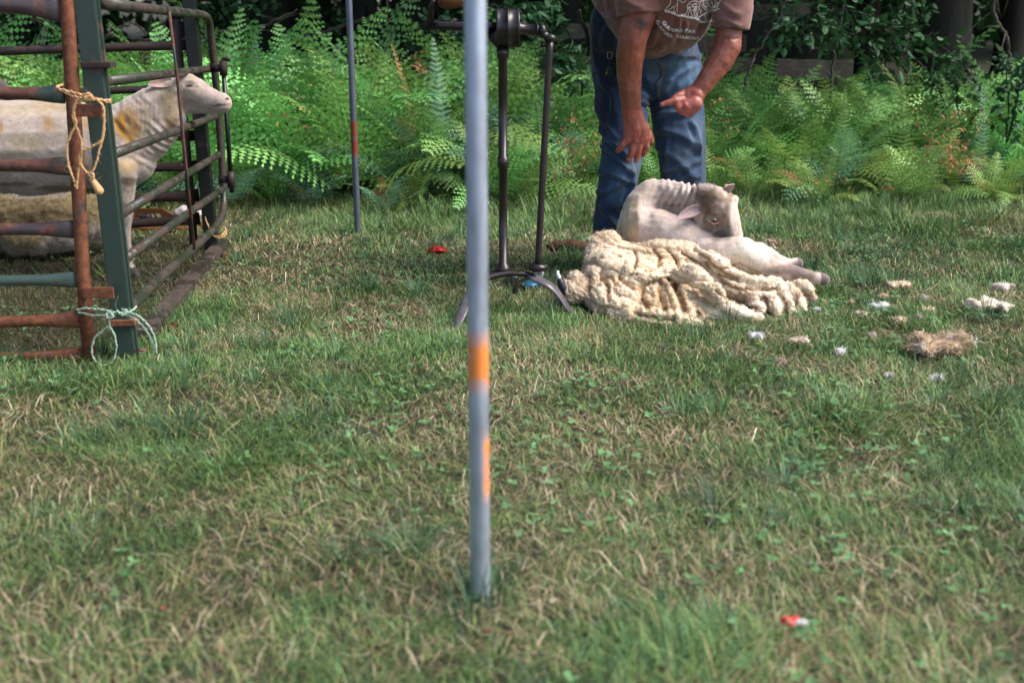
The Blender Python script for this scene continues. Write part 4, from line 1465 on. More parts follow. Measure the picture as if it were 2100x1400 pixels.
mb.build("handle", mat_wood, mach)
# knuckle
mb = MB()
k0 = mp(1112, 64); mb.ell(k0, (.017, .02, .025), colr=IR); mb.ell(mp(1119, 72), (.012, .016, .012), colr=IRL); mb.ell(mp(1128, 79), (.023, .020, .017), colr=IR)
mb.tube([mp(1118, 71, MY - .02), mp(1118, 71, MY + .02)], .007, 12, c=IRL)
mb.tube([mp(1123, 92), mp(1112, 92)], [.007, .009], 10, c=IR); mb.ell(mp(1113, 92), .010, colr=IR)
mb.build("knuckle", mat_iron, mach)
# drive tube
mb = MB(); d0, d1 = mp(1128, 84), mp(1103, 546, MY - .02)
n_ = 24; pts = [d0 + (d1 - d0) * k / n_ for k in range(n_ + 1)]
mb.tube(pts, [.014, .014] + [.0125] * (n_ - 1), 14, c=IRB); mb.build("drive_tube", mat_iron, mach)
# lower knuckle with handpiece comb
mb = MB(); q = mp(1103, 549, MY - .02)
mb.ell(q, (.033, .024, .018), colr=IRB); mb.tube([mp(1085, 548, MY - .02), mp(1122, 548, MY - .02)], .011, 12, c=IRB)
mb.build("lower_knuckle", mat_iron, mach)
mb = MB(); q = mp(1106, 560, MY - .02); mb.tube([q + np.array([0, -.01, 0]), q + np.array([0, .012, 0])], [.017, .017], 16, c=(.25, .25, .27))
for k in range(8):
    a = k / 8 * 6.28; mb.box(q + np.array([math.cos(a) * .013, -.012, math.sin(a) * .013]), (.002, .002, .004), colr=(.5, .5, .5))
mb.build("gear_wheel", mat_iron, mach)
# base plate and legs
mb = MB()
e0, e1 = mp(1088, 563, MY), mp(1000, 568, MY - .06)
mb.tube(spline([mp(1093, 566, MY), mp(1075, 562, MY - .01), mp(1040, 561, MY - .02), mp(1005, 568, MY - .04), mp(985, 578, MY - .06), mp(975, 590, MY - .08)], 4), .0115, 12, c=IRB)
mb.box(mp(1035, 558) - np.array([0, 0, .002]), (.06, .03, .007), colr=IRB, bev=.004)
mb.build("base_bracket", mat_iron, mach)
def leg(pts, w0, w1):
    S = spline(pts, 6); mb = MB()
    k = len(S); rad = np.array([(w0 + (w1 - w0) * i / (k - 1), .007) for i in range(k)])
    mb.tube(S, rad, 12, c=IRL, up=(0, 0, 1)); return mb.build("leg", mat_iron, mach)
leg([mp(1092, 566, 4.04), mp(1105, 574, 4.0), mp(1128, 585, 3.98), mp(1148, 606, 3.98), mp(1163, 630, 3.98), GP(1182, 648, -.01)], .027, .018)
leg([mp(985, 575, 3.98), mp(972, 588, 3.93), mp(958, 615, 3.86), mp(945, 648, 3.80), GP(925, 684, -.01)], .025, .018)
b4 = mp(1055, 592, 4.30); leg([mp(1085, 568, 4.05), mp(1072, 575, 4.12), mp(1060, 583, 4.22), np.array([b4[0], 4.34, -.01])], .016, .012)

# oil bottle, blue tin and black case under the machine
mat_chrome = attrmat("shiny_metal", .18, .6, 30, .15, metallic=.9)
mat_plas = attrmat("coloured_plastic", .35, .5, 20, .15)
bt = thing("oil_bottle", "small dark bottle with a chrome cap leaning against the fleece", "bottle", GP(1160, 600))
A, B = PX(1160, 604, 4.08), PX(1147, 572, 4.08); d_ = norm(B - A)
mb = MB(); mb.tube([A, A + d_ * .01, A + d_ * .05, B - d_ * .005, B], [.010, .015, .015, .011, .009], 16, c=(.02, .02, .035)); mb.build("body", mat_plas, bt)
C_ = PX(1143, 555, 4.08); mb = MB(); L_ = np.linalg.norm(C_ - B)
mb.tube([B, B + d_ * L_ * .2, B + d_ * L_ * .25, B + d_ * L_ * .45, B + d_ * L_ * .5, B + d_ * L_ * .7, B + d_ * L_ * .75, C_], [.011, .011, .009, .011, .009, .011, .008, .009], 16, c=(.6, .6, .62)); mb.build("cap", mat_chrome, bt)
q = GP(1085, 594); mb = MB(); mb.ell(q + np.array([0, 0, .018]), (.042, .03, .020), colr=(.01, .10, .20)); mb.ell(q + np.array([-.03, -.002, .020]), (.02, .026, .018), colr=(.02, .02, .03))
o = mb.build("blue_lid", mat_plas, smooth=True); tag(o, "glossy blue lid lying under the machine's tripod", "lid")
q = GP(1050, 592); mb = MB(); mb.box(q + np.array([0, 0, .025]), (.028, .03, .025), colr=(.012, .012, .014), bev=.008); mb.ell(q + np.array([.012, -.01, .055]), (.012, .01, .008), colr=(.4, .4, .42))
o = mb.build("comb_case", mat_plas, smooth=False); tag(o, "small black case beside the blue lid under the machine", "case")

# ------------------------------------------------------------------ litter on the lawn
mat_red = attrmat("red_plastic", .4, .4, 20, .25)
def crumple(name, label, cat, c, r, colr, seed, mat, amp=.35, stretch=(1, 1, 1), vox=.004, parts_=None):
    c = c + np.array([0, 0, .016]); mb = MB(); mb.ell(c + np.array([0, 0, r[2] * .6]), r)
    if parts_:
        for dx, dy, dz, rr in parts_: mb.ell(c + np.array([dx, dy, dz]), rr)
    V, Nn, F = remesh(mb, vox, 2)
    k = 1.2 / max(r[0], .01)
    V = V + Nn * ((fbm(V * k * np.array(stretch), 3, seed)) * amp * min(r))[:, None]
    cc = np.asarray(colr) * (1 + .5 * noise(V * 90, seed + 3))[:, None]
    o = fastmesh(name, V, F, np.clip(cc, 0, 1), mat, origin=c, smooth=True)
    return tag(o, label, cat)
crumple("red_ribbon", "crumpled red plastic ribbon in the grass left of the near pole", "ribbon", GP(898, 524), (.05, .045, .016), (.42, .010, .012), 1, mat_red, 1.2, vox=.003, parts_=[(-.06, 0, .008, (.035, .008, .005))])
crumple("plastic_wrapper", "small crumpled red and white wrapper in the grass at lower right", "wrapper", GP(1622, 1297), (.019, .014, .010), (.62, .02, .05), 2, mat_red, .8, vox=.0022)
o = crumple("plastic_wrapper", "white half of the torn wrapper beside the red piece at lower right", "wrapper", GP(1640, 1300), (.016, .010, .009), (.62, .58, .66), 3, mat_red, .8, vox=.0022)
mat_bark2 = attrmat("bark_chip", .95, .1, 60, .4, (40, .8, .006))
crumple("bark_chunk", "brown rotten bark chunk on the grass left of the man's leg", "bark", GP(1165, 518), (.11, .05, .03), (.10, .055, .035), 4, mat_bark2, .7)

def cone(label, c, s, rz):
    R = np.random.RandomState(int(s * 1e4)); t = MB()
    ax_ = norm([math.cos(rz), math.sin(rz), .12])
    a, b_, _ = frame(ax_)
    c = c + np.array([0, 0, s * .45])
    for i in range(11):
        u = i / 10; r = s * .48 * math.sin(math.pi * (0.12 + .80 * u)) 
        p = c + ax_ * s * (u - .5) * 1.5
        for k in range(8):
            th = 2 * math.pi * (k + .5 * (i % 2)) / 8
            o_ = a * math.cos(th) + b_ * math.sin(th)
            sd1 = -a * math.sin(th) + b_ * math.cos(th)
            q = p + o_ * r
            w_ = s * .15
            cl = np.array((.14, .06, .035)) * R.uniform(.6, 1.3)
            t.add([p + o_ * r * .3 - sd1 * w_ * .4, p + o_ * r * .3 + sd1 * w_ * .4, q + sd1 * w_ + ax_ * w_ * .4, q + ax_ * w_ * 1.0 + o_ * w_ * .2, q - sd1 * w_ + ax_ * w_ * .4, q - ax_ * s * .03], [(0, 1, 2, 3, 4), (0, 5, 1), (1, 5, 2), (4, 5, 0), (2, 5, 3), (3, 5, 4)], cl)
    o = t.build("pine_cone", mat_bark2, origin=c, smooth=False)
    return tag(o, label, "pine cone")
cone("pine cone lying against the sill of the side gate", GP(354, 676), .030, .6)
cone("pine cone on the grass at the foot of the corner post", GP(461, 532), .034, 2.0)
mat_lf = attrmat("fallen_leaf", .6, .3, 60, .25)
for (x, y, s, c, lb) in ((300, 738, .022, (.30, .09, .10), "small pink leaf at the foot of the green gate post"), (342, 1272, .016, (.32, .06, .05), "small red leaf in the grass near the lower left corner"),
                         (1216, 727, .018, (.30, .11, .05), "rust brown leaf in the grass in front of the fleece"), (1340, 1395, .02, (.10, .03, .02), "dark leaf at the bottom edge of the picture"),
                         (1010, 1325, .014, (.12, .04, .03), "dark red leaf just right of the near pole's foot"), (1125, 1257, .012, (.55, .42, .32), "pale tan leaf chip right of the near pole's foot"),
                         (938, 714, .016, (.60, .62, .62), "white downy feather left of the near pole"), (720, 640, .014, (.30, .2, .12), "tan leaf on the grass between far pole and machine")):
    mb = MB(); R = np.random.RandomState(x)
    leafquad(mb, GP(x, y) + np.array([0, 0, .028]), (R.normal(), R.normal(), .15), (R.normal(), R.normal(), .1), s * 1.7, s * 1.3, c, .3)
    o = mb.build("fallen_leaf", mat_lf, smooth=False); tag(o, lb, "leaf")
# ------------------------------------------------------------------ sheep
def S(x, y, Y, rpx):
    p = PX(x, y, Y)
    return (p, rpx * MPP(p))

def pxy(V):
    """photograph coordinates of world points, used to place markings, painted shade and shaping while modelling"""
    z = V[:, 1] * CP + (CAMZ - V[:, 2]) * SP
    yy = V[:, 1] * SP - (CAMZ - V[:, 2]) * CP
    return 1050 + FPX * V[:, 0] / z, 700 - FPX * yy / z

mat_hide, n, b = newmat("shorn_hide")
a = attrcol(n); t = ntex(n, 120, 4, .6, stretch=(1, 1, .5)); t2 = ntex(n, 14, 5)
r = ramp(n, t.outputs[0], [(.3, (.80,) * 3), (.7, (1.08,) * 3)]); r2 = ramp(n, t2.outputs[0], [(.35, (.88, .86, .84)), (.65, (1.05,) * 3)])
n.links.new(mix(n, 1.0, mix(n, 1.0, a.outputs['Color'], r.outputs[0], 'MULTIPLY'), r2.outputs[0], 'MULTIPLY'), b.inputs['Base Color'])
b.inputs['Roughness'].default_value = .8; b.inputs['Specular IOR Level'].default_value = .2; b.inputs['Sheen Weight'].default_value = .35
b.inputs['Subsurface Weight'].default_value = .08; b.inputs['Subsurface Scale'].default_value = .01
bump(n, b, t.outputs[0], .5, .0025)
mat_wool, n, b = newmat("raw_wool")
a = attrcol(n); t = ntex(n, 160, 5, .7)
r = ramp(n, t.outputs[0], [(.3, (.78,) * 3), (.7, (1.1,) * 3)])
n.links.new(mix(n, 1.0, a.outputs['Color'], r.outputs[0], 'MULTIPLY'), b.inputs['Base Color'])
b.inputs['Roughness'].default_value = .95; b.inputs['Specular IOR Level'].default_value = .1; b.inputs['Sheen Weight'].default_value = .4
b.inputs['Subsurface Weight'].default_value = .15; b.inputs['Subsurface Scale'].default_value = .012; b.inputs['Subsurface Radius'].default_value = (1, .8, .6)
bump(n, b, t.outputs[0], .8, .003)
mat_eye = attrmat("eye_wet", .08, .8, 10, .1)
mat_horn = attrmat("hoof_horn", .6, .3, 40, .4)

def blend(c, colr, m):
    return c * (1 - m[:, None]) + np.asarray(colr) * m[:, None]

def ear(parent, base, tip, widthdir, w, cupdir, colo, coli, name="ear"):
    """cupped leaf-shaped ear with thickness"""
    mb = MB(); base, tip = np.asarray(base), np.asarray(tip)
    d = tip - base; L = np.linalg.norm(d); d = d / L
    s_ = norm(np.asarray(widthdir) - d * d.dot(widthdir)); cu = norm(np.cross(d, s_)); 
    if cu.dot(cupdir) < 0: cu = -cu
    n1, n2_ = 9, 6
    vs = []; cs = []
    for side_ in (0, 1):
        for i in range(n1 + 1):
            t_ = i / n1
            ww = w * (math.sin(math.pi * min(1, .18 + .82 * t_)) ** .7) * (1 - .25 * t_) * (1 if i < n1 else .02)
            for j in range(n2_ + 1):
                u = j / n2_ * 2 - 1
                p = base + d * L * t_ + s_ * ww * u * .5 * (1 if abs(u) < 1 else 1) - cu * (ww * .38 * (1 - u * u)) + cu * .0 - cu * (.0035 if side_ else 0) * (1 - .6 * abs(u)) + np.array([0, 0, -.012]) * t_ * t_
                vs.append(p); cs.append(coli if side_ == 0 else colo)
    m_ = (n1 + 1) * (n2_ + 1); fs = []
    for i in range(n1):
        for j in range(n2_):
            q = i * (n2_ + 1) + j
            fs.append((q, q + 1, q + n2_ + 2, q + n2_ + 1)); fs.append((m_ + q, m_ + q + n2_ + 1, m_ + q + n2_ + 2, m_ + q + 1))
    for i in range(n1):
        for j in (0, n2_):
            q = i * (n2_ + 1) + j; fs.append((q, q + n2_ + 1, m_ + q + n2_ + 1, m_ + q))
    mb.add(vs, fs, np.array(cs))
    return mb.build(name, mat_hide, parent, smooth=True, autofix=True)

def fibres(name, V, N, C, k, L, w_, mat, parent, seed, lie=(0, 0, -.3), mask=None, origin=None):
    """short loose wool fibres standing off the surface"""
    R = np.random.RandomState(seed)
    ids = np.arange(len(V)) if mask is None else np.where(mask)[0]
    i = ids[R.randint(len(ids), size=k)]
    p = V[i] + R.normal(0, .0015, (k, 3)); nrm = N[i]
    d = nrm + R.normal(0, .55, (k, 3)) + np.asarray(lie); d /= np.linalg.norm(d, axis=1)[:, None]
    s_ = np.cross(d, R.normal(0, 1, (k, 3))); s_ /= np.linalg.norm(s_, axis=1)[:, None]
    l = L * R.uniform(.4, 1.5, k)[:, None]
    q = p + d * l * .55 + R.normal(0, .12, (k, 3)) * l; e = q + (d * .6 + R.normal(0, 1.0, (k, 3))) * l * .5
    W = w_ * R.uniform(.6, 1.4, k)[:, None]
    v = np.stack([p - s_ * W, p + s_ * W, q + s_ * W * .7, q - s_ * W * .7, e], 1).reshape(-1, 3)
    i0 = np.arange(k)[:, None] * 5
    f = np.vstack([i0 + np.array([0, 1, 2]), i0 + np.array([0, 2, 3]), i0 + np.array([3, 2, 4])])
    c = np.repeat(C[i] * R.uniform(.85, 1.2, (k, 1)), 5, axis=0)
    return fastmesh(name, v, f, np.clip(c, 0, 1), mat, parent, origin=LOC[parent.name] if origin is None else origin)

# ---- standing shorn sheep in the pen
Y1 = 4.72
mb = MB()
def ch(*a): mb.limb([S(*q) for q in a], 16)
ch((-150, 300, Y1, 92), (-30, 302, Y1, 95), (90, 302, Y1, 94), (180, 298, Y1, 88), (232, 296, Y1, 78))
ch((60, 325, Y1 - .02, 78), (150, 318, Y1 - .02, 72))
ch((232, 300, Y1, 74), (268, 325, Y1, 52))
ch((225, 285, Y1, 68), (262, 268, Y1, 58), (300, 240, Y1 + .02, 52), (335, 212, Y1 + .04, 44), (355, 192, Y1 + .05, 37))
ch((268, 315, Y1, 45), (310, 285, Y1 + .01, 40), (345, 240, Y1 + .03, 38))
HY = Y1 + .06
ch((362, 188, HY, 32), (378, 184, HY, 33), (398, 188, HY - .01, 31), (420, 200, HY - .02, 26), (442, 208, HY - .03, 21.5), (457, 211, HY - .04, 19))
ch((375, 206, HY, 28), (392, 212, HY, 23), (420, 219, HY - .02, 15), (445, 222, HY - .03, 11.5), (460, 221, HY - .04, 10))
ch((366, 168, HY, 22), (388, 166, HY, 16), (402, 172, HY, 14))
ch((458, 203, HY - .04, 13), (466, 208, HY - .04, 8.5))
# legs
for dx, dy_ in ((256, -.10), (250, .10)):
    ch((dx - 10, 350, Y1 + dy_, 34), (dx, 410, Y1 + dy_, 20), (dx + 2, 450, Y1 + dy_, 13))
    A = PX(dx + 2, 450, Y1 + dy_); mb.limb([(A, .026), (np.array([A[0] - .005, A[1], .20]), .019), (np.array([A[0] - .005, A[1], .07]), .017), (np.array([A[0] + .012, A[1], .025]), .024)], 12)
hx = PX(-190, 350, Y1)
for dy_ in (-.11, .11):
    A = hx + np.array([0, dy_, 0])
    mb.limb([(A, .13), (A + np.array([.10, 0, -.14]), .07), (A + np.array([-.06, 0, -.24]), .035), (np.array([A[0] - .02, A[1], .05]), .02), (np.array([A[0], A[1], .025]), .025)], 12)
V, N, F = remesh(mb, .0065, 8)
px_, py_ = pxy(V)
# loose skin rolls on the neck, ribs of the clipping, brisket
axis = np.array([.72, 0, .69])
tt = (V - PX(250, 290, Y1)) @ np.array([.80, 0, .60])
wr = sstep(0.0, .05, tt) * (1 - sstep(.20, .27, tt))
V += N * (wr * (.0030 * (.6 + noise(V * 14, 8)) * np.sin(tt * 210 + 5 * noise(V * 7, 2) + V[:, 2] * 14) + .0045 * noise(V * np.array([55, 18, 14]) + V[:, [2]] * 22, 4)))[:, None]
V += N * (.0045 * fbm(V * 11, 3, 8) + .0012 * noise(V * 55, 6))[:, None]
eyeP = (389, 177)
def dent(cx, cy, rx, ry, dep, face=-1):
    global V
    g_ = np.exp(-(((px_ - cx) / rx) ** 2 + ((py_ - cy) / ry) ** 2)) * (N[:, 1] < 0)
    V += N * (g_ * dep)[:, None]
dent(390, 174, 9, 5, -.006); dent(389, 182, 9, 4, .004); dent(393, 168, 12, 4, .007); dent(456, 217, 13, 1.5, -.005); dent(466, 204, 3, 2.2, -.007); dent(425, 205, 16, 8, -.003); dent(405, 222, 12, 9, .003)
dent(442, 219, 8, 1.2, -.004)
N = normals(V, F); px_, py_ = pxy(V)
C = np.tile([.42, .35, .31], (len(V), 1)); HS = .66
nn = noise(V * 12, 31)
def spot(cx, cy, rx, ry, c, amt=1.0, k=1.2):
    global C
    d_ = np.sqrt(((px_ - cx) / rx) ** 2 + ((py_ - cy) / ry) ** 2) + .45 * nn + .2 * noise(V * 35, 7)
    C = blend(C, np.asarray(c) * HS, (1 - sstep(.35, 1.0, d_)) * amt)
ORS = (.52, .27, .05)
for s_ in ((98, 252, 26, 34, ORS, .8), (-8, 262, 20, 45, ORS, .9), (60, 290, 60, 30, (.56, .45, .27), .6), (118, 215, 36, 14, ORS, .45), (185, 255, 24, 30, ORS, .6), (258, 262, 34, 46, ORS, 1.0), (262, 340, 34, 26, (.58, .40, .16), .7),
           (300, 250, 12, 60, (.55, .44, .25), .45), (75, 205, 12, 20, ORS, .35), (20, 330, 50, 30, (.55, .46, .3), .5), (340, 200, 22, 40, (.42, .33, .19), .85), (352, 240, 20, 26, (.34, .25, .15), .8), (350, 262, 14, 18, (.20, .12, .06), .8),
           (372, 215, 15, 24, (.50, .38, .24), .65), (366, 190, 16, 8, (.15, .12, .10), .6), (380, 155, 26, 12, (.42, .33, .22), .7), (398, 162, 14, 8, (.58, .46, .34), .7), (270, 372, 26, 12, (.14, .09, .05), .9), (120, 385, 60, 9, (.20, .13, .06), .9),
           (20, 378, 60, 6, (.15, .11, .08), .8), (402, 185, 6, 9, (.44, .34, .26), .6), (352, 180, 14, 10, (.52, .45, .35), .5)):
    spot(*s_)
for k_, x_ in enumerate(range(262, 340, 9)):
    spot(x_, 250 - k_ * 4, 2.8, 46, (.38, .32, .27), .65)
spot(60, 225, 200, 22, (.54, .42, .24), .5); spot(150, 340, 90, 26, (.50, .40, .24), .5); spot(410, 200, 60, 40, (.54, .44, .38), .5); spot(466, 203, 7, 4.5, (.14, .04, .04), 1.0); spot(468, 214, 8, 4, (.50, .28, .25), .6); spot(452, 217, 16, 1.6, (.22, .11, .10), .9); spot(420, 205, 16, 11, (.43, .38, .37), .6)
spot(400, 178, 10, 1.4, (.15, .10, .08), .9)
C *= (1 + .10 * noise(V * 60, 9))[:, None]
C[:, :] = np.where(((V[:, 2] < .055))[:, None], np.array([.06, .05, .045]), C)
st = thing("shorn_sheep", "freshly shorn sheep standing in the pen with its head through the side gate", "sheep", (PX(60, 300, Y1)[0], Y1, 0))
fastmesh("body", V, F, np.clip(C, 0, 1), mat_hide, st, origin=LOC[st.name], smooth=True)
ear(st, PX(352, 168, HY - .07), PX(302, 168, HY - .10), (0, -.5, -1), .052, (0, -1, .2), (.42, .36, .33), (.40, .27, .25))
ear(st, PX(362, 165, HY + .06), PX(322, 166, HY + .12), (0, .5, -1), .05, (0, 1, .2), (.42, .36, .33), (.40, .27, .25))
mb = MB(); mb.ell(PX(389.5, 176.5, HY - .062), (.014, .008, .006), colr=(.02, .015, .015)); mb.build("eye", mat_eye, st)
mb = MB()
for q in range(9):
    a_ = PX(383 + q * 1.7, 176 + abs(q - 4) * .2, HY - .068); mb.tube([a_, a_ + np.array([.001, -.006, -.006])], [.0008, .0003], 4, c=(.12, .1, .09))
mb.tube(spline([PX(376, 174, HY - .060), PX(384, 176, HY - .068), PX(392, 175, HY - .068), PX(398, 178, HY - .06), PX(405, 183, HY - .055)], 4), .0016, 6, c=(.10, .06, .05))
mb.build("eyelid", mat_hide, st)
m_ = (px_ > 250) & (px_ < 400) & (py_ > 200)
fibres("stubble", V, N, C, 9000, .008, .0006, mat_hide, st, 3, (0, 0, -.4), mask=((px_ > 340) & (px_ < 385) & (py_ < 270)) | ((py_ > 362) & (px_ > -100) & (px_ < 290)))

# ---- woolly sheep lying / standing behind
def woolly(name, label, chain, vox, colr, seed, amp, origin, cat, scl=1.0, fib=14000, spots=()):
    mb = MB()
    for c_ in chain:
        mb.limb([S(*q) for q in c_], 14)
    V, N, F = remesh(mb, vox, 3)
    f1, f2 = voronoi(V * 26 * scl, seed)
    V += N * (amp * (.9 - 1.6 * f1) + amp * 1.2 * fbm(V * 9 * scl, 3, seed))[:, None]
    N = normals(V, F); V += N * (.003 * noise(V * 110, seed + 2))[:, None]; N = normals(V, F)
    V[:, 2] = np.maximum(V[:, 2], .004)
    C = np.tile(colr, (len(V), 1)); px_, py_ = pxy(V)
    C = blend(C, (.16, .10, .05), sstep(.55, .85, f1) * .8)
    C = blend(C, (.30, .28, .28), sstep(.05, .4, noise(V * 7, seed + 5)) * .55)
    C *= (1 + .15 * noise(V * 40, seed + 9))[:, None]
    t = thing(name, label, cat, origin)
    fastmesh("body" if cat == "sheep" else "wool_mass", V, F, np.clip(C, 0, 1), mat_wool, t, origin=LOC[t.name], smooth=True)
    fibres("loose_wool", V, N, C, fib, .012, .0008, mat_wool, t, seed)
    return t
Y2 = 5.15
w1 = woolly("unshorn_sheep", "unshorn sheep with matted yellowish wool lying behind the standing one in the pen",
       [((-60, 455, Y2, 62), (40, 452, Y2, 66), (130, 450, Y2, 62), (175, 455, Y2, 52)), ((30, 495, Y2 - .12, 26), (85, 500, Y2 - .13, 22)), ((110, 495, Y2 - .1, 25), (140, 490, Y2 - .1, 24)),
        ((60, 420, Y2, 40), (190, 430, Y2, 30), (212, 445, Y2, 22))], .009, (.22, .17, .09), 3, .008, (PX(60, 450, Y2)[0], Y2, 0), "sheep", 1.0, 16000)
w2 = woolly("brown_sheep", "grey brown sheep of which only the rump shows above the front gate rail",
       [((-200, 240, Y2 + .05, 72), (-110, 225, Y2 + .05, 76), (-40, 222, Y2 + .05, 74), (-12, 235, Y2 + .05, 66)), ((-25, 290, Y2 + .12, 34), (-32, 380, Y2 + .12, 18), (-30, 500, Y2 + .12, 12)), ((-190, 290, Y2 + .12, 34), (-185, 380, Y2 + .12, 18), (-185, 500, Y2 + .12, 12))],
       .010, (.085, .070, .065), 5, .004, (PX(-80, 450, Y2)[0], Y2 + .05, 0), "sheep", 1.5, 2000)

# ---- shorn sheep lying against the man's shins
Y3 = 4.42
mb = MB()
ch((1322, 468, 4.50, 48), (1350, 490, Y3 + .03, 58), (1420, 508, Y3, 52), (1500, 528, Y3 - .02, 42), (1545, 542, Y3 - .05, 36))
ch((1312, 455, 4.53, 40), (1318, 425, 4.56, 38), (1335, 402, 4.57, 33), (1364, 394, 4.55, 27), (1400, 402, 4.50, 27), (1432, 412, 4.44, 26), (1452, 420, 4.40, 27))
ch((1325, 470, 4.44, 40), (1370, 480, 4.38, 42), (1420, 500, 4.34, 42), (1465, 510, 4.29, 30))
ch((1440, 515, 4.26, 26), (1482, 516, 4.22, 28), (1522, 513, 4.20, 28), (1552, 530, 4.19, 27), (1580, 548, 4.19, 22), (1608, 556, 4.19, 18.5), (1640, 562, 4.18, 16), (1668, 569, 4.17, 13.5), (1690, 573, 4.16, 12))
ch((1555, 522, 4.42, 26), (1592, 536, 4.43, 17), (1615, 542, 4.43, 12), (1639, 538, 4.43, 10.5))
ch((1345, 436, 4.56, 30), (1385, 440, 4.53, 24), (1430, 446, 4.46, 24))
# head
ch((1447, 406, 4.37, 30), (1466, 412, 4.34, 31), (1484, 430, 4.31, 29), (1492, 452, 4.29, 26), (1500, 476, 4.29, 22), (1508, 496, 4.29, 17))
ch((1445, 425, 4.36, 28), (1453, 446, 4.34, 27), (1468, 468, 4.32, 24), (1486, 486, 4.31, 20))
ch((1492, 406, 4.35, 13), (1501, 412, 4.34, 12.5), (1501, 432, 4.32, 10))
ch((1440, 398, 4.38, 22), (1456, 394, 4.36, 15))
V, N, F = remesh(mb, .0048, 5)
px_, py_ = pxy(V)
# neck skin rolls
tt = px_; wr = sstep(1340, 1360, px_) * (1 - sstep(1428, 1438, px_)) * (1 - sstep(418, 432, py_))
V += N * (wr * (.0062 * (.65 + .8 * noise(V * 16, 8)) * np.sin((px_ + .35 * (py_ - 400)) * .47 + 4.5 * noise(V * 9, 5)) + .006 * noise(V * np.array([60, 20, 16]), 4)))[:, None]
V += N * (.005 * fbm(V * 14, 3, 18) + .0014 * noise(V * 55, 6))[:, None]
def dent3(cx, cy, rx, ry, dep):
    global V
    V += N * (np.exp(-(((px_ - cx) / rx) ** 2 + ((py_ - cy) / ry) ** 2)) * (N[:, 1] < .1) * dep)[:, None]
dent3(1464, 452, 11, 8, -.011); dent3(1463, 461, 10, 4, .006); dent3(1461, 440, 12, 4.5, .011); dent3(1483, 470, 6, 18, -.007); dent3(1468, 474, 7, 10, .004); dent3(1497, 455, 5, 26, .006); dent3(1508, 409, 6, 7, .008); dent3(1497, 400, 6, 5, -.008); dent3(1445, 445, 7, 12, -.005); dent3(1480, 414, 12, 5, -.004); dent3(1476, 438, 5, 16, -.003); dent3(1495, 422, 5, 10, .004); dent3(1486, 470, 8, 14, .002); dent3(1450, 462, 12, 10, .005)
dent3(1370, 424, 36, 3.5, -.010); dent3(1365, 434, 40, 4, .008); dent3(1330, 440, 10, 30, -.006); dent3(1310, 450, 6, 34, .006)
N = normals(V, F); px_, py_ = pxy(V)
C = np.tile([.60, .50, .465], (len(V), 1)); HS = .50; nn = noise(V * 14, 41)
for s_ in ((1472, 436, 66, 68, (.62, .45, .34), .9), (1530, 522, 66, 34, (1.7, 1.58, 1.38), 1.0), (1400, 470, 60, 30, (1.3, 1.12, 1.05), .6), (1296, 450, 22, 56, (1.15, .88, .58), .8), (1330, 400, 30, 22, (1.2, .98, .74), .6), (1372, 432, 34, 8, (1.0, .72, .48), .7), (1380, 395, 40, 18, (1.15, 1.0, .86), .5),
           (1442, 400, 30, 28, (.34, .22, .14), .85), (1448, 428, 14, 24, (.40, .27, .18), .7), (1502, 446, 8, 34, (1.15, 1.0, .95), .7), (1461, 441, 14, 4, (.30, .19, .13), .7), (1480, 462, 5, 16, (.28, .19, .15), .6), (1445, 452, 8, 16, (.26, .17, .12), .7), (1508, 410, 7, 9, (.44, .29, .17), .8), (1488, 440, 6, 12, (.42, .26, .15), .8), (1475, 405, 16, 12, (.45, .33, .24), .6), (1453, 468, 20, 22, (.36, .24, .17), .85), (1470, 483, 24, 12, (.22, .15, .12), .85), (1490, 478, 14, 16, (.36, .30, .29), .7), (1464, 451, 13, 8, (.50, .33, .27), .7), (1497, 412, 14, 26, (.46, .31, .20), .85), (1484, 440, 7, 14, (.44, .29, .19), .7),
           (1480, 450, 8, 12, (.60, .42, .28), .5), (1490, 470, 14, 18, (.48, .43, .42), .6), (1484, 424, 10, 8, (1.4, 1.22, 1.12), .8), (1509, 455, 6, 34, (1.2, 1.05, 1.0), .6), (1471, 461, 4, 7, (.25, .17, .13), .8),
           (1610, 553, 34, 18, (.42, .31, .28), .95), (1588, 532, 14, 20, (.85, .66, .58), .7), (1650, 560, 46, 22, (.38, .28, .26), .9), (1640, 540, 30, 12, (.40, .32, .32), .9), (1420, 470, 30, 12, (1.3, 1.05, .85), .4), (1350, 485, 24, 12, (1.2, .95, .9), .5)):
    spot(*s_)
C = np.where(((px_ > 1683) | ((px_ > 1636) & (py_ < 545)))[:, None], np.array([.16, .13, .12]) * (1 + .3 * nn[:, None]), C)
C *= (1 + .10 * noise(V * 60, 9))[:, None]
jj = (px_ > 1335) & (px_ < 1432) & (py_ < 425)
C *= (1 - .22 * jj * sstep(.1, -.6, np.sin((px_ + .35 * (py_ - 400)) * .47 + 4.5 * noise(V * 9, 5))))[:, None] * np.array([1, .97, .93])  # hollows of the neck rolls painted darker, crease shade in the colour
ly = thing("shorn_sheep", "half shorn sheep lying at the man's feet with its head folded back on its flank", "sheep", (PX(1420, 500, Y3)[0], Y3, 0))
fastmesh("body", V, F, np.clip(C, 0, 1), mat_hide, ly, origin=LOC[ly.name], smooth=True)
m_ = (px_ > 1415) & (px_ < 1470) & (py_ < 440) & (py_ > 375)
fibres("poll_wool", V, N, C * .8, 3500, .0045, .0009, mat_hide, ly, 6, mask=m_ & (V[:, 1] < 4.42))
m_ = (px_ > 1560)
fibres("leg_hair", V, N, C * 1.6, 3000, .004, .0004, mat_hide, ly, 7, (.8, 0, -.6), mask=m_)
ear(ly, PX(1437, 427, 4.30), PX(1386, 443, 4.24), (0.1, -.2, -1), .050, (.1, -.6, -.6), (.40, .34, .35), (.33, .24, .25))
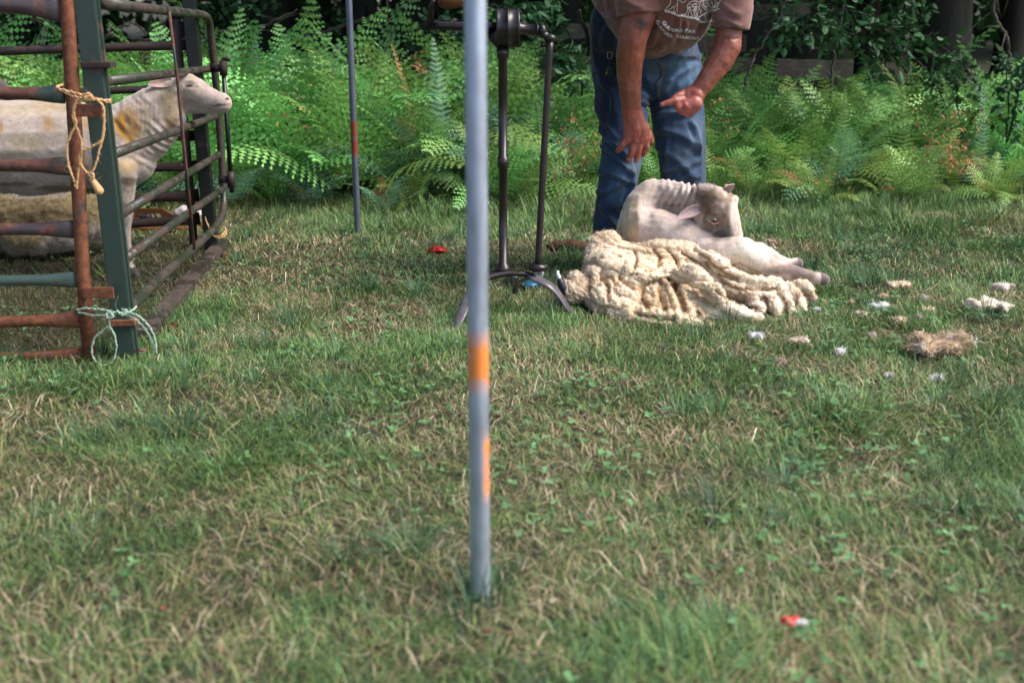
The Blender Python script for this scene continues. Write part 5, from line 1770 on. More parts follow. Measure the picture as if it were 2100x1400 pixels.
ear(ly, PX(1484, 398, 4.33), PX(1507, 372, 4.30), (1, -.2, .6), .044, (.3, -1, -.2), (.50, .43, .46), (.46, .38, .42))
mb = MB(); mb.ell(PX(1464.5, 452, 4.250), (.0115, .008, .0075), colr=(.025, .018, .03)); mb.build("eye", mat_eye, ly)
mb = MB()
for q in range(6):
    a_ = PX(1460 + q * 1.6, 447.5 + .35 * abs(q - 3), 4.232); mb.tube([a_, a_ + np.array([.0005, -.005, -.005])], [.0009, .0003], 4, c=(.35, .33, .33))
mb.tube(spline([PX(1454, 452, 4.236), PX(1459, 457, 4.232), PX(1466, 459, 4.230), PX(1473, 457, 4.232)], 4), .0018, 6, c=(.42, .16, .13))
mb.build("eyelid", mat_hide, ly)
mb = MB(); tg_ = PX(1489, 381, 4.325); mb.box(tg_, (.006, .003, .006), colr=(.75, .42, .12), bev=.001); mb.build("ear_tag", mat_plas, ly)

# ------------------------------------------------------------------ the shorn fleece spread in front of the sheep
mb = MB()
def chf(*a): mb.limb([S(*q) for q in a], 14)
chf((1250, 562, 4.25, 50), (1320, 577, 4.20, 52), (1400, 592, 4.17, 50), (1480, 602, 4.17, 42), (1560, 607, 4.18, 32), (1620, 612, 4.19, 20))
chf((1270, 610, 4.08, 44), (1340, 622, 4.04, 42), (1410, 636, 4.0, 36), (1470, 650, 3.96, 24), (1520, 660, 3.93, 13), (1548, 672, 3.90, 8))
chf((1245, 517, 4.36, 30), (1300, 532, 4.32, 34), (1360, 530, 4.29, 38), (1425, 530, 4.27, 37), (1470, 545, 4.23, 34), (1520, 568, 4.20, 29), (1565, 585, 4.19, 24), (1600, 595, 4.18, 18))
chf((1226, 496, 4.36, 19), (1250, 493, 4.36, 21), (1270, 510, 4.34, 19)); chf((1170, 590, 4.12, 20), (1176, 604, 4.08, 18)); chf((1224, 512, 4.34, 17), (1217, 545, 4.28, 22))
chf((1184, 580, 4.15, 25), (1190, 600, 4.10, 23)); chf((1222, 578, 4.16, 32), (1228, 612, 4.06, 27))
chf((1268, 505, 4.60, 12), (1276, 462, 4.62, 11), (1290, 425, 4.63, 12), (1306, 398, 4.63, 11), (1326, 380, 4.62, 9), (1340, 374, 4.61, 7))
chf((1590, 618, 4.10, 24), (1640, 612, 4.10, 20)); chf((1570, 632, 4.05, 18), (1625, 632, 4.06, 14))
chf((1240, 625, 4.0, 26), (1320, 648, 3.91, 20), (1400, 662, 3.86, 17), (1455, 672, 3.83, 11))
for f_ in (((1376, 562, 4.08, 13), (1418, 560, 4.03, 18), (1452, 590, 3.97, 19), (1484, 620, 3.94, 17), (1530, 645, 3.92, 13), (1552, 656, 3.91, 9)),
           ((1452, 524, 4.19, 13), (1476, 545, 4.12, 17), (1510, 564, 4.08, 16), (1560, 578, 4.07, 14), (1600, 590, 4.08, 12)),
           ((1290, 560, 4.10, 14), (1330, 578, 4.05, 13), (1372, 560, 4.07, 11)), ((1240, 540, 4.2, 18), (1265, 568, 4.12, 18), (1300, 582, 4.07, 14)),
           ((1322, 580, 4.04, 7), (1330, 605, 4.0, 8), (1340, 628, 3.96, 8)), ((1345, 585, 4.03, 6), (1348, 605, 4.0, 7), (1360, 630, 3.95, 8)), ((1365, 580, 4.03, 6), (1374, 602, 3.99, 8), (1380, 625, 3.95, 8)), ((1392, 590, 4.01, 7), (1404, 615, 3.96, 8), (1420, 650, 3.91, 8)),
           ((1600, 598, 4.10, 14), (1618, 625, 4.04, 12), (1626, 645, 4.01, 8)), ((1620, 592, 4.10, 13), (1640, 612, 4.06, 12), (1645, 634, 4.03, 8)), ((1630, 585, 4.13, 11), (1655, 592, 4.1, 12), (1668, 610, 4.07, 8)), ((1575, 610, 4.07, 13), (1592, 635, 4.0, 11), (1596, 648, 3.98, 8)), ((1540, 605, 4.06, 12), (1555, 628, 4.01, 11), (1560, 642, 3.99, 8)),
           ((1500, 585, 4.07, 14), (1540, 598, 4.05, 13), (1580, 606, 4.05, 11)), ((1405, 645, 3.93, 10), (1422, 665, 3.88, 7)), ((1440, 650, 3.92, 9), (1452, 674, 3.87, 6)), ((1380, 640, 3.94, 8), (1392, 662, 3.89, 6))):
    chf(*f_)
V, N, F = remesh(mb, .0042, 2)
px_, py_ = pxy(V)
big = fbm(V * 7, 3, 60)
def foldn(ux, uy, wa, la, sd):
    u = (px_ * ux + py_ * uy * 1.6) ; v = (-px_ * uy + py_ * ux * 1.6)
    w_ = fbm(V * 6, 2, 7) * 30
    return noise(np.stack([(v + w_) / wa, u / la, V[:, 1] * 6], 1), sd)
lowleft = sstep(1470, 1400, px_ + (py_ - 600) * .3) * sstep(560, 610, py_)
tassel = sstep(1560, 1600, px_)
vm = np.maximum(lowleft, tassel)
nf_ = foldn(.94, .34, 24, 150, 44) * (1 - vm) + foldn(.12, .99, 19, 110, 46) * vm
rid = 1 - np.abs(nf_) * 3.2
nf2 = foldn(.90, .43, 11, 60, 48) * (1 - vm) + foldn(.2, .98, 9, 50, 49) * vm
f1, f2 = voronoi(V * 52 + fbm(V * 14, 2, 77)[:, None] * 1.6, 5); g1, g2 = voronoi(V * 110, 8)
pxs, pys = px_.copy(), py_.copy(); crv = np.zeros(len(V)); ridg = np.zeros(len(V))
front = (V[:, 1] < 4.45)
def gro(w_, *pts):
    global crv
    Sx = spline(np.array(pts, float), 6); d = np.full(len(V), 99.)
    for p_, q_ in zip(Sx[:-1], Sx[1:]):
        e = q_ - p_; t_ = np.clip(((pxs - p_[0]) * e[0] + (pys - p_[1]) * e[1]) / (e @ e), 0, 1)
        d = np.minimum(d, np.hypot(pxs - p_[0] - t_ * e[0], pys - p_[1] - t_ * e[1]))
    crv = np.maximum(crv, np.exp(-((d + 1.5 * fbm(V * 40, 2, 3)) / w_) ** 2) * front)
for g_ in ((5, (1452, 536), (1480, 560), (1512, 573)), (3, (1398, 518), (1420, 532), (1448, 557)), (3, (1425, 512), (1440, 522), (1455, 532)), (4, (1270, 568), (1300, 590), (1330, 580), (1372, 572)), (6, (1318, 590), (1318, 612), (1328, 628)), (6, (1352, 592), (1356, 618), (1366, 634)),
           (6, (1384, 585), (1394, 606), (1404, 634)), (4, (1232, 560), (1245, 585), (1248, 615)), (4, (1340, 510), (1352, 528), (1350, 545)), (3, (1300, 515), (1306, 535), (1300, 552)), (4, (1430, 640), (1445, 655), (1448, 672)), (3, (1470, 596), (1510, 618), (1550, 632)), (3, (1530, 590), (1566, 594), (1592, 592)),
           (4, (1566, 612), (1574, 632), (1572, 648)), (3, (1606, 610), (1612, 630), (1610, 648)), (3, (1632, 606), (1634, 626)), (3, (1648, 598), (1658, 612)), (3, (1500, 540), (1530, 556), (1572, 562)), (3, (1206, 560), (1208, 600)), (3, (1370, 512), (1384, 530), (1392, 548)), (3, (1480, 575), (1500, 590), (1526, 596)), (4, (1300, 640), (1340, 652), (1380, 655))):
    gro(*g_)
groove = sstep(.16, 0, np.abs(nf_))
back = 1 - .8 * sstep(4.45, 4.55, V[:, 1])
V += N * back[:, None] * (.0085 * (.5 - f1) + .0045 * (.45 - g1) + .010 * big + .008 * np.abs(nf_) * 2.2 - .005 * groove - .006 * sstep(.14, 0, np.abs(nf2)) - .024 * crv)[:, None]
rid = -rid
N = normals(V, F)
V += N * (.0030 * noise(V * 130, 4) + .002 * noise(V * 260, 5))[:, None]
N = normals(V, F)
V[:, 2] = np.maximum(V[:, 2], .003)
px_, py_ = pxy(V)
C = np.tile([.90, .745, .56], (len(V), 1))
wh = sstep(1330, 1600, px_) 
C = blend(C, (.92, .84, .71), wh * .6)
HC = .66
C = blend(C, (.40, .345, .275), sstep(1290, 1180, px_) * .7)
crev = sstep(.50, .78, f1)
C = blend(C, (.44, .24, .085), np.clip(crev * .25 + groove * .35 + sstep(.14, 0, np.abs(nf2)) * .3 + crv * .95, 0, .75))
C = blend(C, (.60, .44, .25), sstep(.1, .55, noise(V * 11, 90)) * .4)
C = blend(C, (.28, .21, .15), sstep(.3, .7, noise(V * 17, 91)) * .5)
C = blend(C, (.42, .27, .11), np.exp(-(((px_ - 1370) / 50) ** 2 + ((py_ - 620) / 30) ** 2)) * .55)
C *= (1 + .10 * noise(V * 70, 33))[:, None]
fl = thing("fleece", "large cream coloured shorn fleece heaped in folds in front of the lying sheep", "fleece", (PX(1400, 640, 4.0)[0], 4.1, 0))
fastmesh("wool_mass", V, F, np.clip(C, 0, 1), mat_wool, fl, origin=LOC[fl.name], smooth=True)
fibres("loose_fibre", V, N, C * 1.08, 80000, .007, .00055, mat_wool, fl, 21, (0, 0, -.1), mask=(V[:, 1] < 4.45) & (N[:, 1] < .6))

# ------------------------------------------------------------------ tufts of wool scattered on the grass
def tuft(label, x, y, wpx, hpx, colr, seed, fib=900, name="wool_tuft", cat="wool"):
    c = GP(x, y, .018); s_ = MPP(c); R = np.random.RandomState(seed)
    w_, h = wpx * s_ / 2, hpx * s_ * .9
    t = thing(name, label, cat, c)
    core = max(3, int(wpx / 9)); heap = wpx > 120
    mb = MB()
    for _ in range(core):
        dx = R.uniform(-.8, .8); hh = h * R.uniform(.10, .30) * (2.0 if heap else 1.0) * (1 - .6 * dx * dx)
        rr = w_ * R.uniform(.26, .44); a_ = R.uniform(0, 3.1)
        mb.ell(c + np.array([dx * w_ * .8, R.uniform(-.4, .4) * w_ * .6, hh]), (rr * R.uniform(1, 1.8), rr * .8, min(rr * .6, h * .45)), [np.array([math.cos(a_), math.sin(a_), 0]), np.array([-math.sin(a_), math.cos(a_), 0]), np.array([0, 0, 1.])])
    if heap: mb.ell(c + np.array([0, 0, h * .30]), (w_ * .8, w_ * .5, h * .45)); mb.ell(c + np.array([w_ * .25, 0, h * .5]), (w_ * .5, w_ * .35, h * .42))
    V, N, F = remesh(mb, max(.0026, w_ / 40), 1)
    k = .25 * min(w_, h)
    V += N * (1.8 * k * fbm(V * .4 / min(w_, h), 3, seed) + k * .8 * noise(V * 1.8 / min(w_, h), seed + 4))[:, None]; N = normals(V, F)
    colr = tuple(np.clip(np.array(colr) * (1.5 if heap else 1.45), 0, .8)); C = np.tile(colr, (len(V), 1)); C = blend(C, np.array(colr) * .5, sstep(.0, .5, noise(V * 45, seed)) * .7); C = blend(C, (.62, .56, .48), sstep(.30, .55, noise(V * 28, seed + 7)) * .7)
    V[:, 2] = np.maximum(V[:, 2], .004)
    fastmesh("clump", V, F, np.clip(C, 0, 1), mat_wool, t, origin=LOC[t.name], smooth=True)
    # loose crimped staples, flattened into the turf
    ks = int(fib * (.09 if heap else .03)) + 10
    i = R.randint(len(V), size=ks); p = V[i] + N[i] * .001
    d = R.normal(0, 1, (ks, 3)); d[:, 2] = d[:, 2] * .35 + .12; d /= np.linalg.norm(d, axis=1)[:, None]
    s2 = np.cross(d, N[i] + R.normal(0, .3, (ks, 3))); s2 /= np.linalg.norm(s2, axis=1)[:, None] + 1e-9
    Ls = min(.034, w_ * .75) * R.uniform(.5, 1.3, ks); Ws = R.uniform(.0008, .0024, ks); rows = []; q = p.copy(); nseg = 6
    ph = R.uniform(0, 6, ks)
    for sg in range(nseg + 1):
        t_ = sg / nseg
        wv = (np.sin(ph + t_ * 11) * Ls * .06)[:, None]
        qq = q + s2 * wv; ww = (Ws * (1 - t_ ** 2) * .9 + .0002)[:, None]
        rows += [qq - s2 * ww, qq + s2 * ww]
        d = d + R.normal(0, .42, (ks, 3)); d /= np.linalg.norm(d, axis=1)[:, None]; q = q + d * (Ls / nseg)[:, None]; q[:, 2] = np.maximum(q[:, 2], .006)
    Vs = np.stack(rows, 1).reshape(-1, 3); i0 = np.arange(ks)[:, None] * (2 * nseg + 2)
    Fs = np.vstack([i0 + np.array([2 * g, 2 * g + 1, 2 * g + 3, 2 * g + 2]) for g in range(nseg)])
    fastmesh("staples", Vs, Fs, np.clip(np.repeat(C[i] * R.uniform(.75, 1.45, (ks, 1)), 2 * nseg + 2, axis=0), 0, 1), mat_wool, t, origin=LOC[t.name])
    fibres("fibre", V, N, C * 1.2, int(fib * .4), min(.007, w_ * .35), .0007, mat_wool, t, seed)
    return t
tuft("dirty brown heap of belly wool on the grass, largest of the scattered pieces", 1930, 722, 150, 62, (.36, .26, .165), 1, 9000, "wool_heap")
TW = ((2035, 632, 100, 32, (.50, .42, .32), "long pale flock of wool near the right edge, behind the brown heap"), (2062, 590, 46, 26, (.50, .42, .36), "fluffy pink grey tuft farthest back at the right edge"),
      (1800, 628, 40, 14, (.62, .57, .53), "whitish tuft midway between the hooves and the long pale flock"), (1810, 610, 26, 16, (.44, .31, .22), "tan tuft just behind the whitish one"), (1902, 640, 34, 22, (.58, .46, .30), "yellow white tuft with a brown tail, right of centre of the scatter"),
      (1882, 652, 30, 14, (.28, .20, .12), "brown lock joined to the yellow white tuft"), (1848, 660, 30, 26, (.52, .40, .28), "upright beige tuft behind the left end of the brown heap"), (1765, 645, 28, 14, (.60, .48, .34), "small cream tuft right of the fleece tassels"),
      (1722, 724, 26, 18, (.70, .68, .68), "bright white tuft left of the brown heap"), (1640, 700, 50, 14, (.50, .36, .26), "flat tan tuft at the lower right of the fleece"), (1550, 690, 34, 14, (.66, .60, .58), "pale wisp hanging from the front of the fleece"),
      (1680, 635, 18, 9, (.66, .62, .58), "tiny white tuft beside the right end of the fleece"), (1745, 620, 16, 10, (.56, .42, .28), "tiny orange beige tuft nearest the hooves"), (1788, 690, 22, 22, (.42, .34, .27), "greyish tuft in front of the beige upright one"),
      (1890, 612, 22, 10, (.40, .36, .30), "dull olive grey tuft behind the yellow white one"), (1600, 742, 26, 8, (.48, .36, .28), "thin brownish scrap in front of the flat tan tuft"), (1840, 585, 60, 12, (.46, .36, .24), "strawlike tan lock behind the others"),
      (1582, 498, 22, 14, (.42, .30, .24), "brownish tuft on the grass just above the sheep's flank"), (1828, 770, 22, 12, (.5, .48, .45), "grey white scrap below the brown heap's left end"), (1920, 775, 30, 10, (.60, .58, .56), "faint white scrap below the brown heap"),
      (268, 532, 14, 14, (.5, .44, .42), "pinkish tuft inside the pen beside the green post"), (1180, 505, 40, 12, (.45, .36, .28), "loose tan wool resting on the bark chunk"), (405, 455, 14, 8, (.5, .46, .4), "small tuft by the corner post"))
for i, (x, y, w_, h_, c_, lb) in enumerate(TW):
    o = tuft(lb, x, y, w_, h_, c_, 10 + i, 1300); o["group"] = "tufts of wool scattered on the lawn"
# ------------------------------------------------------------------ the shearer
HS = 1.0
man = thing("person", "man in jeans and mauve brown T-shirt bending over the lying sheep, hand on knee", "person", (PX(1325, 540, 4.88)[0], 4.88, 0))
MO = LOC[man.name]

mat_skin, n, b = newmat("skin")
a = attrcol(n); t = ntex(n, 90, 5, .65); t2 = ntex(n, 22, 5, .6)
r = ramp(n, t2.outputs[0], [(.3, (.72, .62, .62)), (.7, (1.15, 1.12, 1.1))])
n.links.new(mix(n, 1.0, a.outputs['Color'], r.outputs[0], 'MULTIPLY'), b.inputs['Base Color'])
b.inputs['Roughness'].default_value = .42; b.inputs['Specular IOR Level'].default_value = .5
b.inputs['Subsurface Weight'].default_value = .12; b.inputs['Subsurface Scale'].default_value = .008; b.inputs['Subsurface Radius'].default_value = (1, .3, .15)
bump(n, b, t.outputs[0], .55, .0022)

mat_denim, n, b = newmat("denim")
a = attrcol(n); t = ntex(n, 260, 3, .6, stretch=(1, 1, .35)); t2 = ntex(n, 10, 6, .65)
r = ramp(n, t.outputs[0], [(.3, (.75,) * 3), (.7, (1.2,) * 3)]); r2 = ramp(n, t2.outputs[0], [(.35, (.75,) * 3), (.65, (1.2,) * 3)])
n.links.new(mix(n, 1.0, mix(n, 1.0, a.outputs['Color'], r.outputs[0], 'MULTIPLY'), r2.outputs[0], 'MULTIPLY'), b.inputs['Base Color'])
b.inputs['Roughness'].default_value = .85; b.inputs['Sheen Weight'].default_value = .15; b.inputs['Specular IOR Level'].default_value = .2
bump(n, b, t.outputs[0], .4, .0015)

mat_shirt, n, b = newmat("cotton_shirt")
a = attrcol(n); t = ntex(n, 200, 3); t2 = ntex(n, 7, 6, .6)
r2 = ramp(n, t2.outputs[0], [(.35, (.85, .82, .80)), (.65, (1.1,) * 3)])
n.links.new(mix(n, 1.0, a.outputs['Color'], r2.outputs[0], 'MULTIPLY'), b.inputs['Base Color'])
b.inputs['Roughness'].default_value = .9; b.inputs['Sheen Weight'].default_value = .3; b.inputs['Specular IOR Level'].default_value = .15
bump(n, b, t.outputs[0], .3, .001)

# ---- body: one skin surface with head, arms, hands and legs
mb = MB()
ch((1325, 125, 4.94, 44), (1340, 60, 4.80, 50), (1368, -20, 4.62, 60), (1378, -100, 4.50, 76))
ch((1290, -100, 4.48, 46), (1378, -120, 4.46, 60), (1470, -100, 4.48, 46))
ch((1378, -150, 4.36, 34), (1376, -200, 4.24, 30))
hd = S(1375, -262, 4.10, 1)[0]
mb.ell(hd + np.array([0, 0, .03]), (.078, .098, .105)); mb.ell(hd + np.array([0, -.03, -.045]), (.062, .070, .075))
mb.ell(hd + np.array([0, -.118, -.02]), (.015, .020, .020)); mb.ell(hd + np.array([0, -.105, .015]), (.012, .018, .034))
mb.ell(hd + np.array([0, -.094, -.075]), (.026, .016, .012)); mb.ell(hd + np.array([0, -.082, -.108]), (.024, .022, .018))
for s_ in (-1, 1):
    mb.ell(hd + np.array([s_ * .080, .005, -.005]), (.010, .020, .032)); mb.ell(hd + np.array([s_ * .035, -.080, -.03]), (.024, .020, .022)); mb.ell(hd + np.array([s_ * .032, -.088, .035]), (.026, .012, .008))
# arm hanging straight with the hand on the knee (left in the picture)
ch((1285, -95, 4.46, 40), (1303, -20, 4.44, 38), (1308, 30, 4.43, 36), (1298, 77, 4.43, 31), (1292, 116, 4.45, 29), (1290, 154, 4.48, 25.5), (1293, 193, 4.52, 22), (1295, 218, 4.54, 20.5), (1297, 236, 4.55, 21))
H = 4.555
ch((1297, 236, H, 20), (1293, 262, H, 17), (1290, 283, H, 12)); ch((1300, 236, H, 20), (1303, 262, H - .005, 18), (1303, 287, H - .003, 12.5)); ch((1301, 240, H, 19), (1312, 262, H, 17), (1315, 286, H, 12)); ch((1302, 240, H, 16), (1319, 264, H + .01, 13.5), (1325, 284, H + .012, 10))
ch((1290, 280, H, 9.0), (1278, 297, H - .005, 7.4), (1267, 309, H + .012, 5.8))
ch((1301, 286, H, 8.6), (1297, 306, H - .012, 7.2), (1289.5, 329, H + .010, 5.8))
ch((1313, 286, H, 8.2), (1311, 307, H - .010, 7.0), (1305, 330, H + .012, 5.6))
ch((1325, 284, H + .010, 7.8), (1326, 301, H + .004, 6.8), (1319.5, 318, H + .028, 5.4))
ch((1322, 262, H + .03, 9), (1332, 278, H + .03, 7.2), (1336, 290, H + .035, 5.6))
# bent arm with pointing finger (right in the picture)
ch((1470, -95, 4.46, 38), (1492, -30, 4.46, 34), (1496, 30, 4.46, 30), (1495, 67, 4.46, 27), (1491, 96, 4.45, 29), (1477, 125, 4.44, 26.5), (1460, 150, 4.43, 23), (1444, 173, 4.42, 19.5), (1432, 187, 4.42, 18))
K = 4.42
ch((1430, 189, K, 18), (1414, 198, K, 18), (1403, 207, K, 14)); ch((1428, 196, K - .01, 18), (1420, 213, K - .01, 16), (1411, 221, K - .01, 12))
ch((1402, 205, K - .015, 9.4), (1385, 207, K - .035, 7.6), (1369, 211, K - .04, 6.6), (1357, 214.5, K - .04, 5.4))
ch((1406, 191, K + .003, 9), (1393, 196, K - .02, 7.6), (1381, 203, K - .032, 6.2))
ch((1424, 213, K - .028, 17), (1406, 219, K - .034, 14)); ch((1420, 222, K - .028, 14), (1403, 226, K - .034, 11))
ch((1405, 214, K - .035, 8.4), (1391, 220.5, K - .045, 7.6), (1399, 225, K - .035, 6.6))
ch((1411, 222, K - .035, 8.0), (1398, 229, K - .04, 7.2), (1405, 232, K - .03, 6.4))
ch((1419, 226, K - .028, 7.6), (1408, 234.5, K - .03, 6.8), (1414, 236, K - .02, 6))
# legs inside the jeans
ch((1278, 130, 4.92, 48), (1276, 290, 4.76, 36), (1260, 420, 4.82, 28), (1247, 535, 4.88, 20)); ch((1372, 130, 4.92, 48), (1398, 290, 4.87, 36), (1404, 420, 4.93, 28), (1405, 535, 4.97, 20))
V, N, F = remesh(mb, .0036, 3)
px_, py_ = pxy(V)
V += N * (.0016 * noise(V * 30, 3) + .0007 * noise(V * 90, 5))[:, None]
def vein(path, w_, h):
    global V
    P = np.array([PX(*p) for p in path]); Sx = spline(P, 6)
    d = np.full(len(V), 9.0)
    for q in Sx: d = np.minimum(d, np.linalg.norm(V - q, axis=1))
    V += N * (np.exp(-(np.maximum(d - .012, 0) / w_) ** 2) * h)[:, None]
for kx, ky in ((1289, 285), (1303, 289), (1315, 288), (1326, 285), (1402, 206), (1406, 215), (1413, 223)):
    V += N * (np.exp(-(((px_ - kx) ** 2 + (py_ - ky) ** 2) / 18.)) * .0028 * (V[:, 1] < 4.58))[:, None]
for x0, x1 in ((1297, 1303), (1303, 1312), (1291, 1294)):
    l_ = np.abs(px_ - (x0 + (x1 - x0) * (py_ - 240) / 45)); V += N * (np.exp(-(l_ / 2.2) ** 2) * (py_ > 240) * (py_ < 282) * (px_ < 1340) * (V[:, 1] < 4.58) * .0016)[:, None]
V += N * (np.exp(-(((px_ - 1493) / 26) ** 2 + ((py_ - 80) / 3) ** 2)) * -.004)[:, None]
N = normals(V, F)
C = np.tile([.26, .088, .054], (len(V), 1)); nn = noise(V * 20, 51)
C = blend(C, (.235, .095, .055), sstep(0, .6, noise(V * 9, 2)) * .6)
hand = ((py_ > 225) & (py_ < 335) & (px_ < 1345) & (px_ > 1260)) | ((px_ > 1350) & (px_ < 1440) & (py_ > 180) & (py_ < 245))
C = blend(C, (.37, .105, .080), hand * .75)
C = blend(C, (.36, .15, .135), sstep(.0, .5, noise(V * 33, 13)) * .35)
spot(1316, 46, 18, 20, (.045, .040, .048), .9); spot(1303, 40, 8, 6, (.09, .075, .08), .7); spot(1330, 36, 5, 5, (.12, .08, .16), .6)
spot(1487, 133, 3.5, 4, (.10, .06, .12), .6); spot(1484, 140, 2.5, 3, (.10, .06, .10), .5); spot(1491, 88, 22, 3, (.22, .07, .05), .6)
for nx_, ny_ in ((1288.5, 327), (1303.5, 328.5), (1360, 213.5)): spot(nx_, ny_, 3.4, 3, (.55, .34, .27), .8)
fastmesh("body", V, F, np.clip(C, 0, 1), mat_skin, man, origin=MO, smooth=True)
am = (V[:, 1] < 4.7) & (py_ > 30) & (py_ < 232) & (N[:, 1] < .9)
fibres("arm_hair", V, N, C * 0 + np.array([.10, .06, .045]), 3500, .006, .00028, mat_bark2, man, 31, (0, 0, -1.2), mask=am)
mb = MB()
for s_ in (-1, 1): mb.ell(hd + np.array([s_ * .032, -.092, .018]), (.012, .008, .007), colr=(.5, .5, .5)); mb.ell(hd + np.array([s_ * .032, -.098, .018]), (.005, .004, .005), colr=(.03, .04, .05))
mb.build("eye", mat_eye, man)
mb = MB(); mb.ell(hd + np.array([0, .012, .045]), (.086, .102, .102))
Vh, Nh, Fh = remesh(mb, .007, 1); Vh += Nh * (.005 * noise(Vh * 60, 3))[:, None]
keep = (Vh[:, 1] > hd[1] - .075 + .35 * np.maximum(0, hd[2] + .04 - Vh[:, 2]))
Fh = Fh[keep[Fh].all(axis=1)]
fastmesh("hair", Vh, Fh, np.tile([.25, .24, .23], (len(Vh), 1)), mat_wool, man, origin=MO, smooth=True)

# ---- jeans
mb = MB()
ch((1262, 48, 4.97, 54), (1272, 90, 4.95, 64), (1272, 140, 4.91, 61), (1277, 220, 4.83, 52), (1280, 285, 4.75, 46), (1273, 335, 4.73, 43), (1263, 400, 4.78, 40), (1250, 465, 4.84, 35), (1247, 540, 4.88, 34))
ch((1345, 60, 4.93, 52), (1366, 95, 4.92, 62), (1376, 140, 4.91, 63), (1388, 215, 4.89, 56), (1396, 290, 4.85, 51), (1400, 340, 4.85, 48), (1403, 400, 4.89, 44), (1405, 470, 4.93, 41), (1406, 540, 4.97, 38))
ch((1285, 88, 4.88, 60), (1330, 92, 4.83, 62), (1365, 92, 4.84, 60));  ch((1315, 150, 4.88, 52), (1330, 160, 4.88, 50))
V, N, F = remesh(mb, .0062, 7)
px_, py_ = pxy(V)
def fold(x0, y0, x1, y1, w_, h, ymax=5.2):
    """one raised crease from (x0,y0) to (x1,y1)"""
    global V
    d = np.array([x1 - x0, y1 - y0], float); L = np.hypot(*d); d /= L
    u = (px_ - x0) * d[0] + (py_ - y0) * d[1]; v = -(px_ - x0) * d[1] + (py_ - y0) * d[0]
    v = v + 3 * np.sin(u / L * 5 + x0)
    m = sstep(-.15 * L, .15 * L, u) * (1 - sstep(.8 * L, 1.15 * L, u)) * (N[:, 1] < .2)
    h = h * 1.45
    V += N * (m * (np.exp(-(v / w_) ** 2) * h - .6 * h * np.exp(-((v - 2 * w_) / w_) ** 2)))[:, None]
for f_ in ((1215, 200, 1265, 290, 6, .011), (1222, 250, 1290, 330, 6, .012), (1232, 300, 1300, 352, 5, .010), (1225, 350, 1300, 372, 6, .009), (1222, 395, 1275, 380, 5, .008), (1300, 345, 1290, 420, 5, .008), (1235, 420, 1262, 470, 6, .007),
           (1250, 180, 1262, 230, 6, .008), (1345, 240, 1420, 225, 6, .010), (1350, 262, 1440, 300, 8, .009), (1350, 300, 1425, 360, 7, .008), (1360, 350, 1440, 330, 6, .008), (1355, 385, 1430, 360, 6, .009), (1420, 250, 1440, 320, 5, .008),
           (1330, 205, 1290, 175, 6, .009), (1335, 200, 1385, 165, 6, .010), (1345, 188, 1420, 130, 6, .008), (1300, 150, 1335, 165, 5, .006), (1395, 120, 1440, 112, 5, .006), (1300, 213, 1335, 214, 3, .010),
           (1215, 80, 1240, 190, 6, .009), (1230, 140, 1262, 170, 6, .007), (1385, 200, 1440, 190, 6, .008), (1365, 280, 1372, 380, 4, .005)):
    fold(*f_)
V += N * (.005 * fbm(V * np.array([7, 7, 12]), 3, 71) + .0012 * noise(V * 60, 5))[:, None]
N = normals(V, F)
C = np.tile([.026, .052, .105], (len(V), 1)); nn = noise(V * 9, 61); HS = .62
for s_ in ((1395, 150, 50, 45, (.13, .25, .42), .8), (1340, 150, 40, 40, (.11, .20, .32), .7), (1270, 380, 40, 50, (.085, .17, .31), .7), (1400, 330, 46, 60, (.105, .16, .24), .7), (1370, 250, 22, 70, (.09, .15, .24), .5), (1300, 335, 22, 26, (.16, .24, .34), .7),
           (1232, 110, 40, 110, (.010, .016, .028), .95), (1245, 220, 34, 80, (.014, .024, .05), .9), (1285, 230, 14, 60, (.02, .035, .07), .6), (1240, 460, 30, 30, (.05, .10, .22), .6), (1425, 280, 18, 60, (.14, .20, .30), .6), (1278, 388, 5, 5, (.14, .12, .10), .8)):  # near-black patches paint shade onto the left leg
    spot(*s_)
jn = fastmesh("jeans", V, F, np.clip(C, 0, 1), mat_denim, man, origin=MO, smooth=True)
bv_j = BVHTree.FromPolygons(V.tolist(), F.tolist())

def cast(bv, x, y, off=.002):
    d = Vector(ray(x, y)).normalized()
    h, nr, i, dist = bv.ray_cast(Vector((0, 0, CAMZ)), d)
    if h is None: return None
    if nr.dot(d) > 0: nr = -nr
    return np.array(h) + np.array(nr) * off * .3 - np.array(d) * off

def ribbon(mb, bv, path, wpx, c, off=.002, n_=6, closed=False):
    """flat strip laid on a garment along a path"""
    P = [np.array(p, float) for p in path]
    Sx = spline(np.array(P), n_) if len(P) > 2 else spline(np.array(P), n_)
    T = np.gradient(Sx, axis=0); vs = []; prev = None; fs = []; cs = 0
    for p, t_ in zip(Sx, T):
        t_ = t_ / (np.hypot(*t_) + 1e-9); nrm = np.array([-t_[1], t_[0]])
        a_, b__ = cast(bv, *(p - nrm * wpx / 2), off), cast(bv, *(p + nrm * wpx / 2), off)
        if a_ is None or b__ is None: prev = None; continue
        k = len(vs); vs += [a_, b__]
        if prev is not None and np.linalg.norm(vs[prev] - a_) < .05: fs.append((prev, prev + 1, k + 1, k))
        prev = k
    if fs: mb.add(vs, fs, c)
mat_seam = attrmat("thread", .8, .2, 60, .3)
mb = MB(); TAN = (.20, .13, .06); DK = (.025, .035, .06)
for p_ in (((1350, 128), (1358, 140), (1357, 158), (1348, 172), (1349, 190), (1351, 206)), ((1353, 128), (1361, 140), (1360, 158), (1351, 172), (1352, 190), (1354, 205))):
    ribbon(mb, bv_j, p_, 1.0, TAN, .0016)
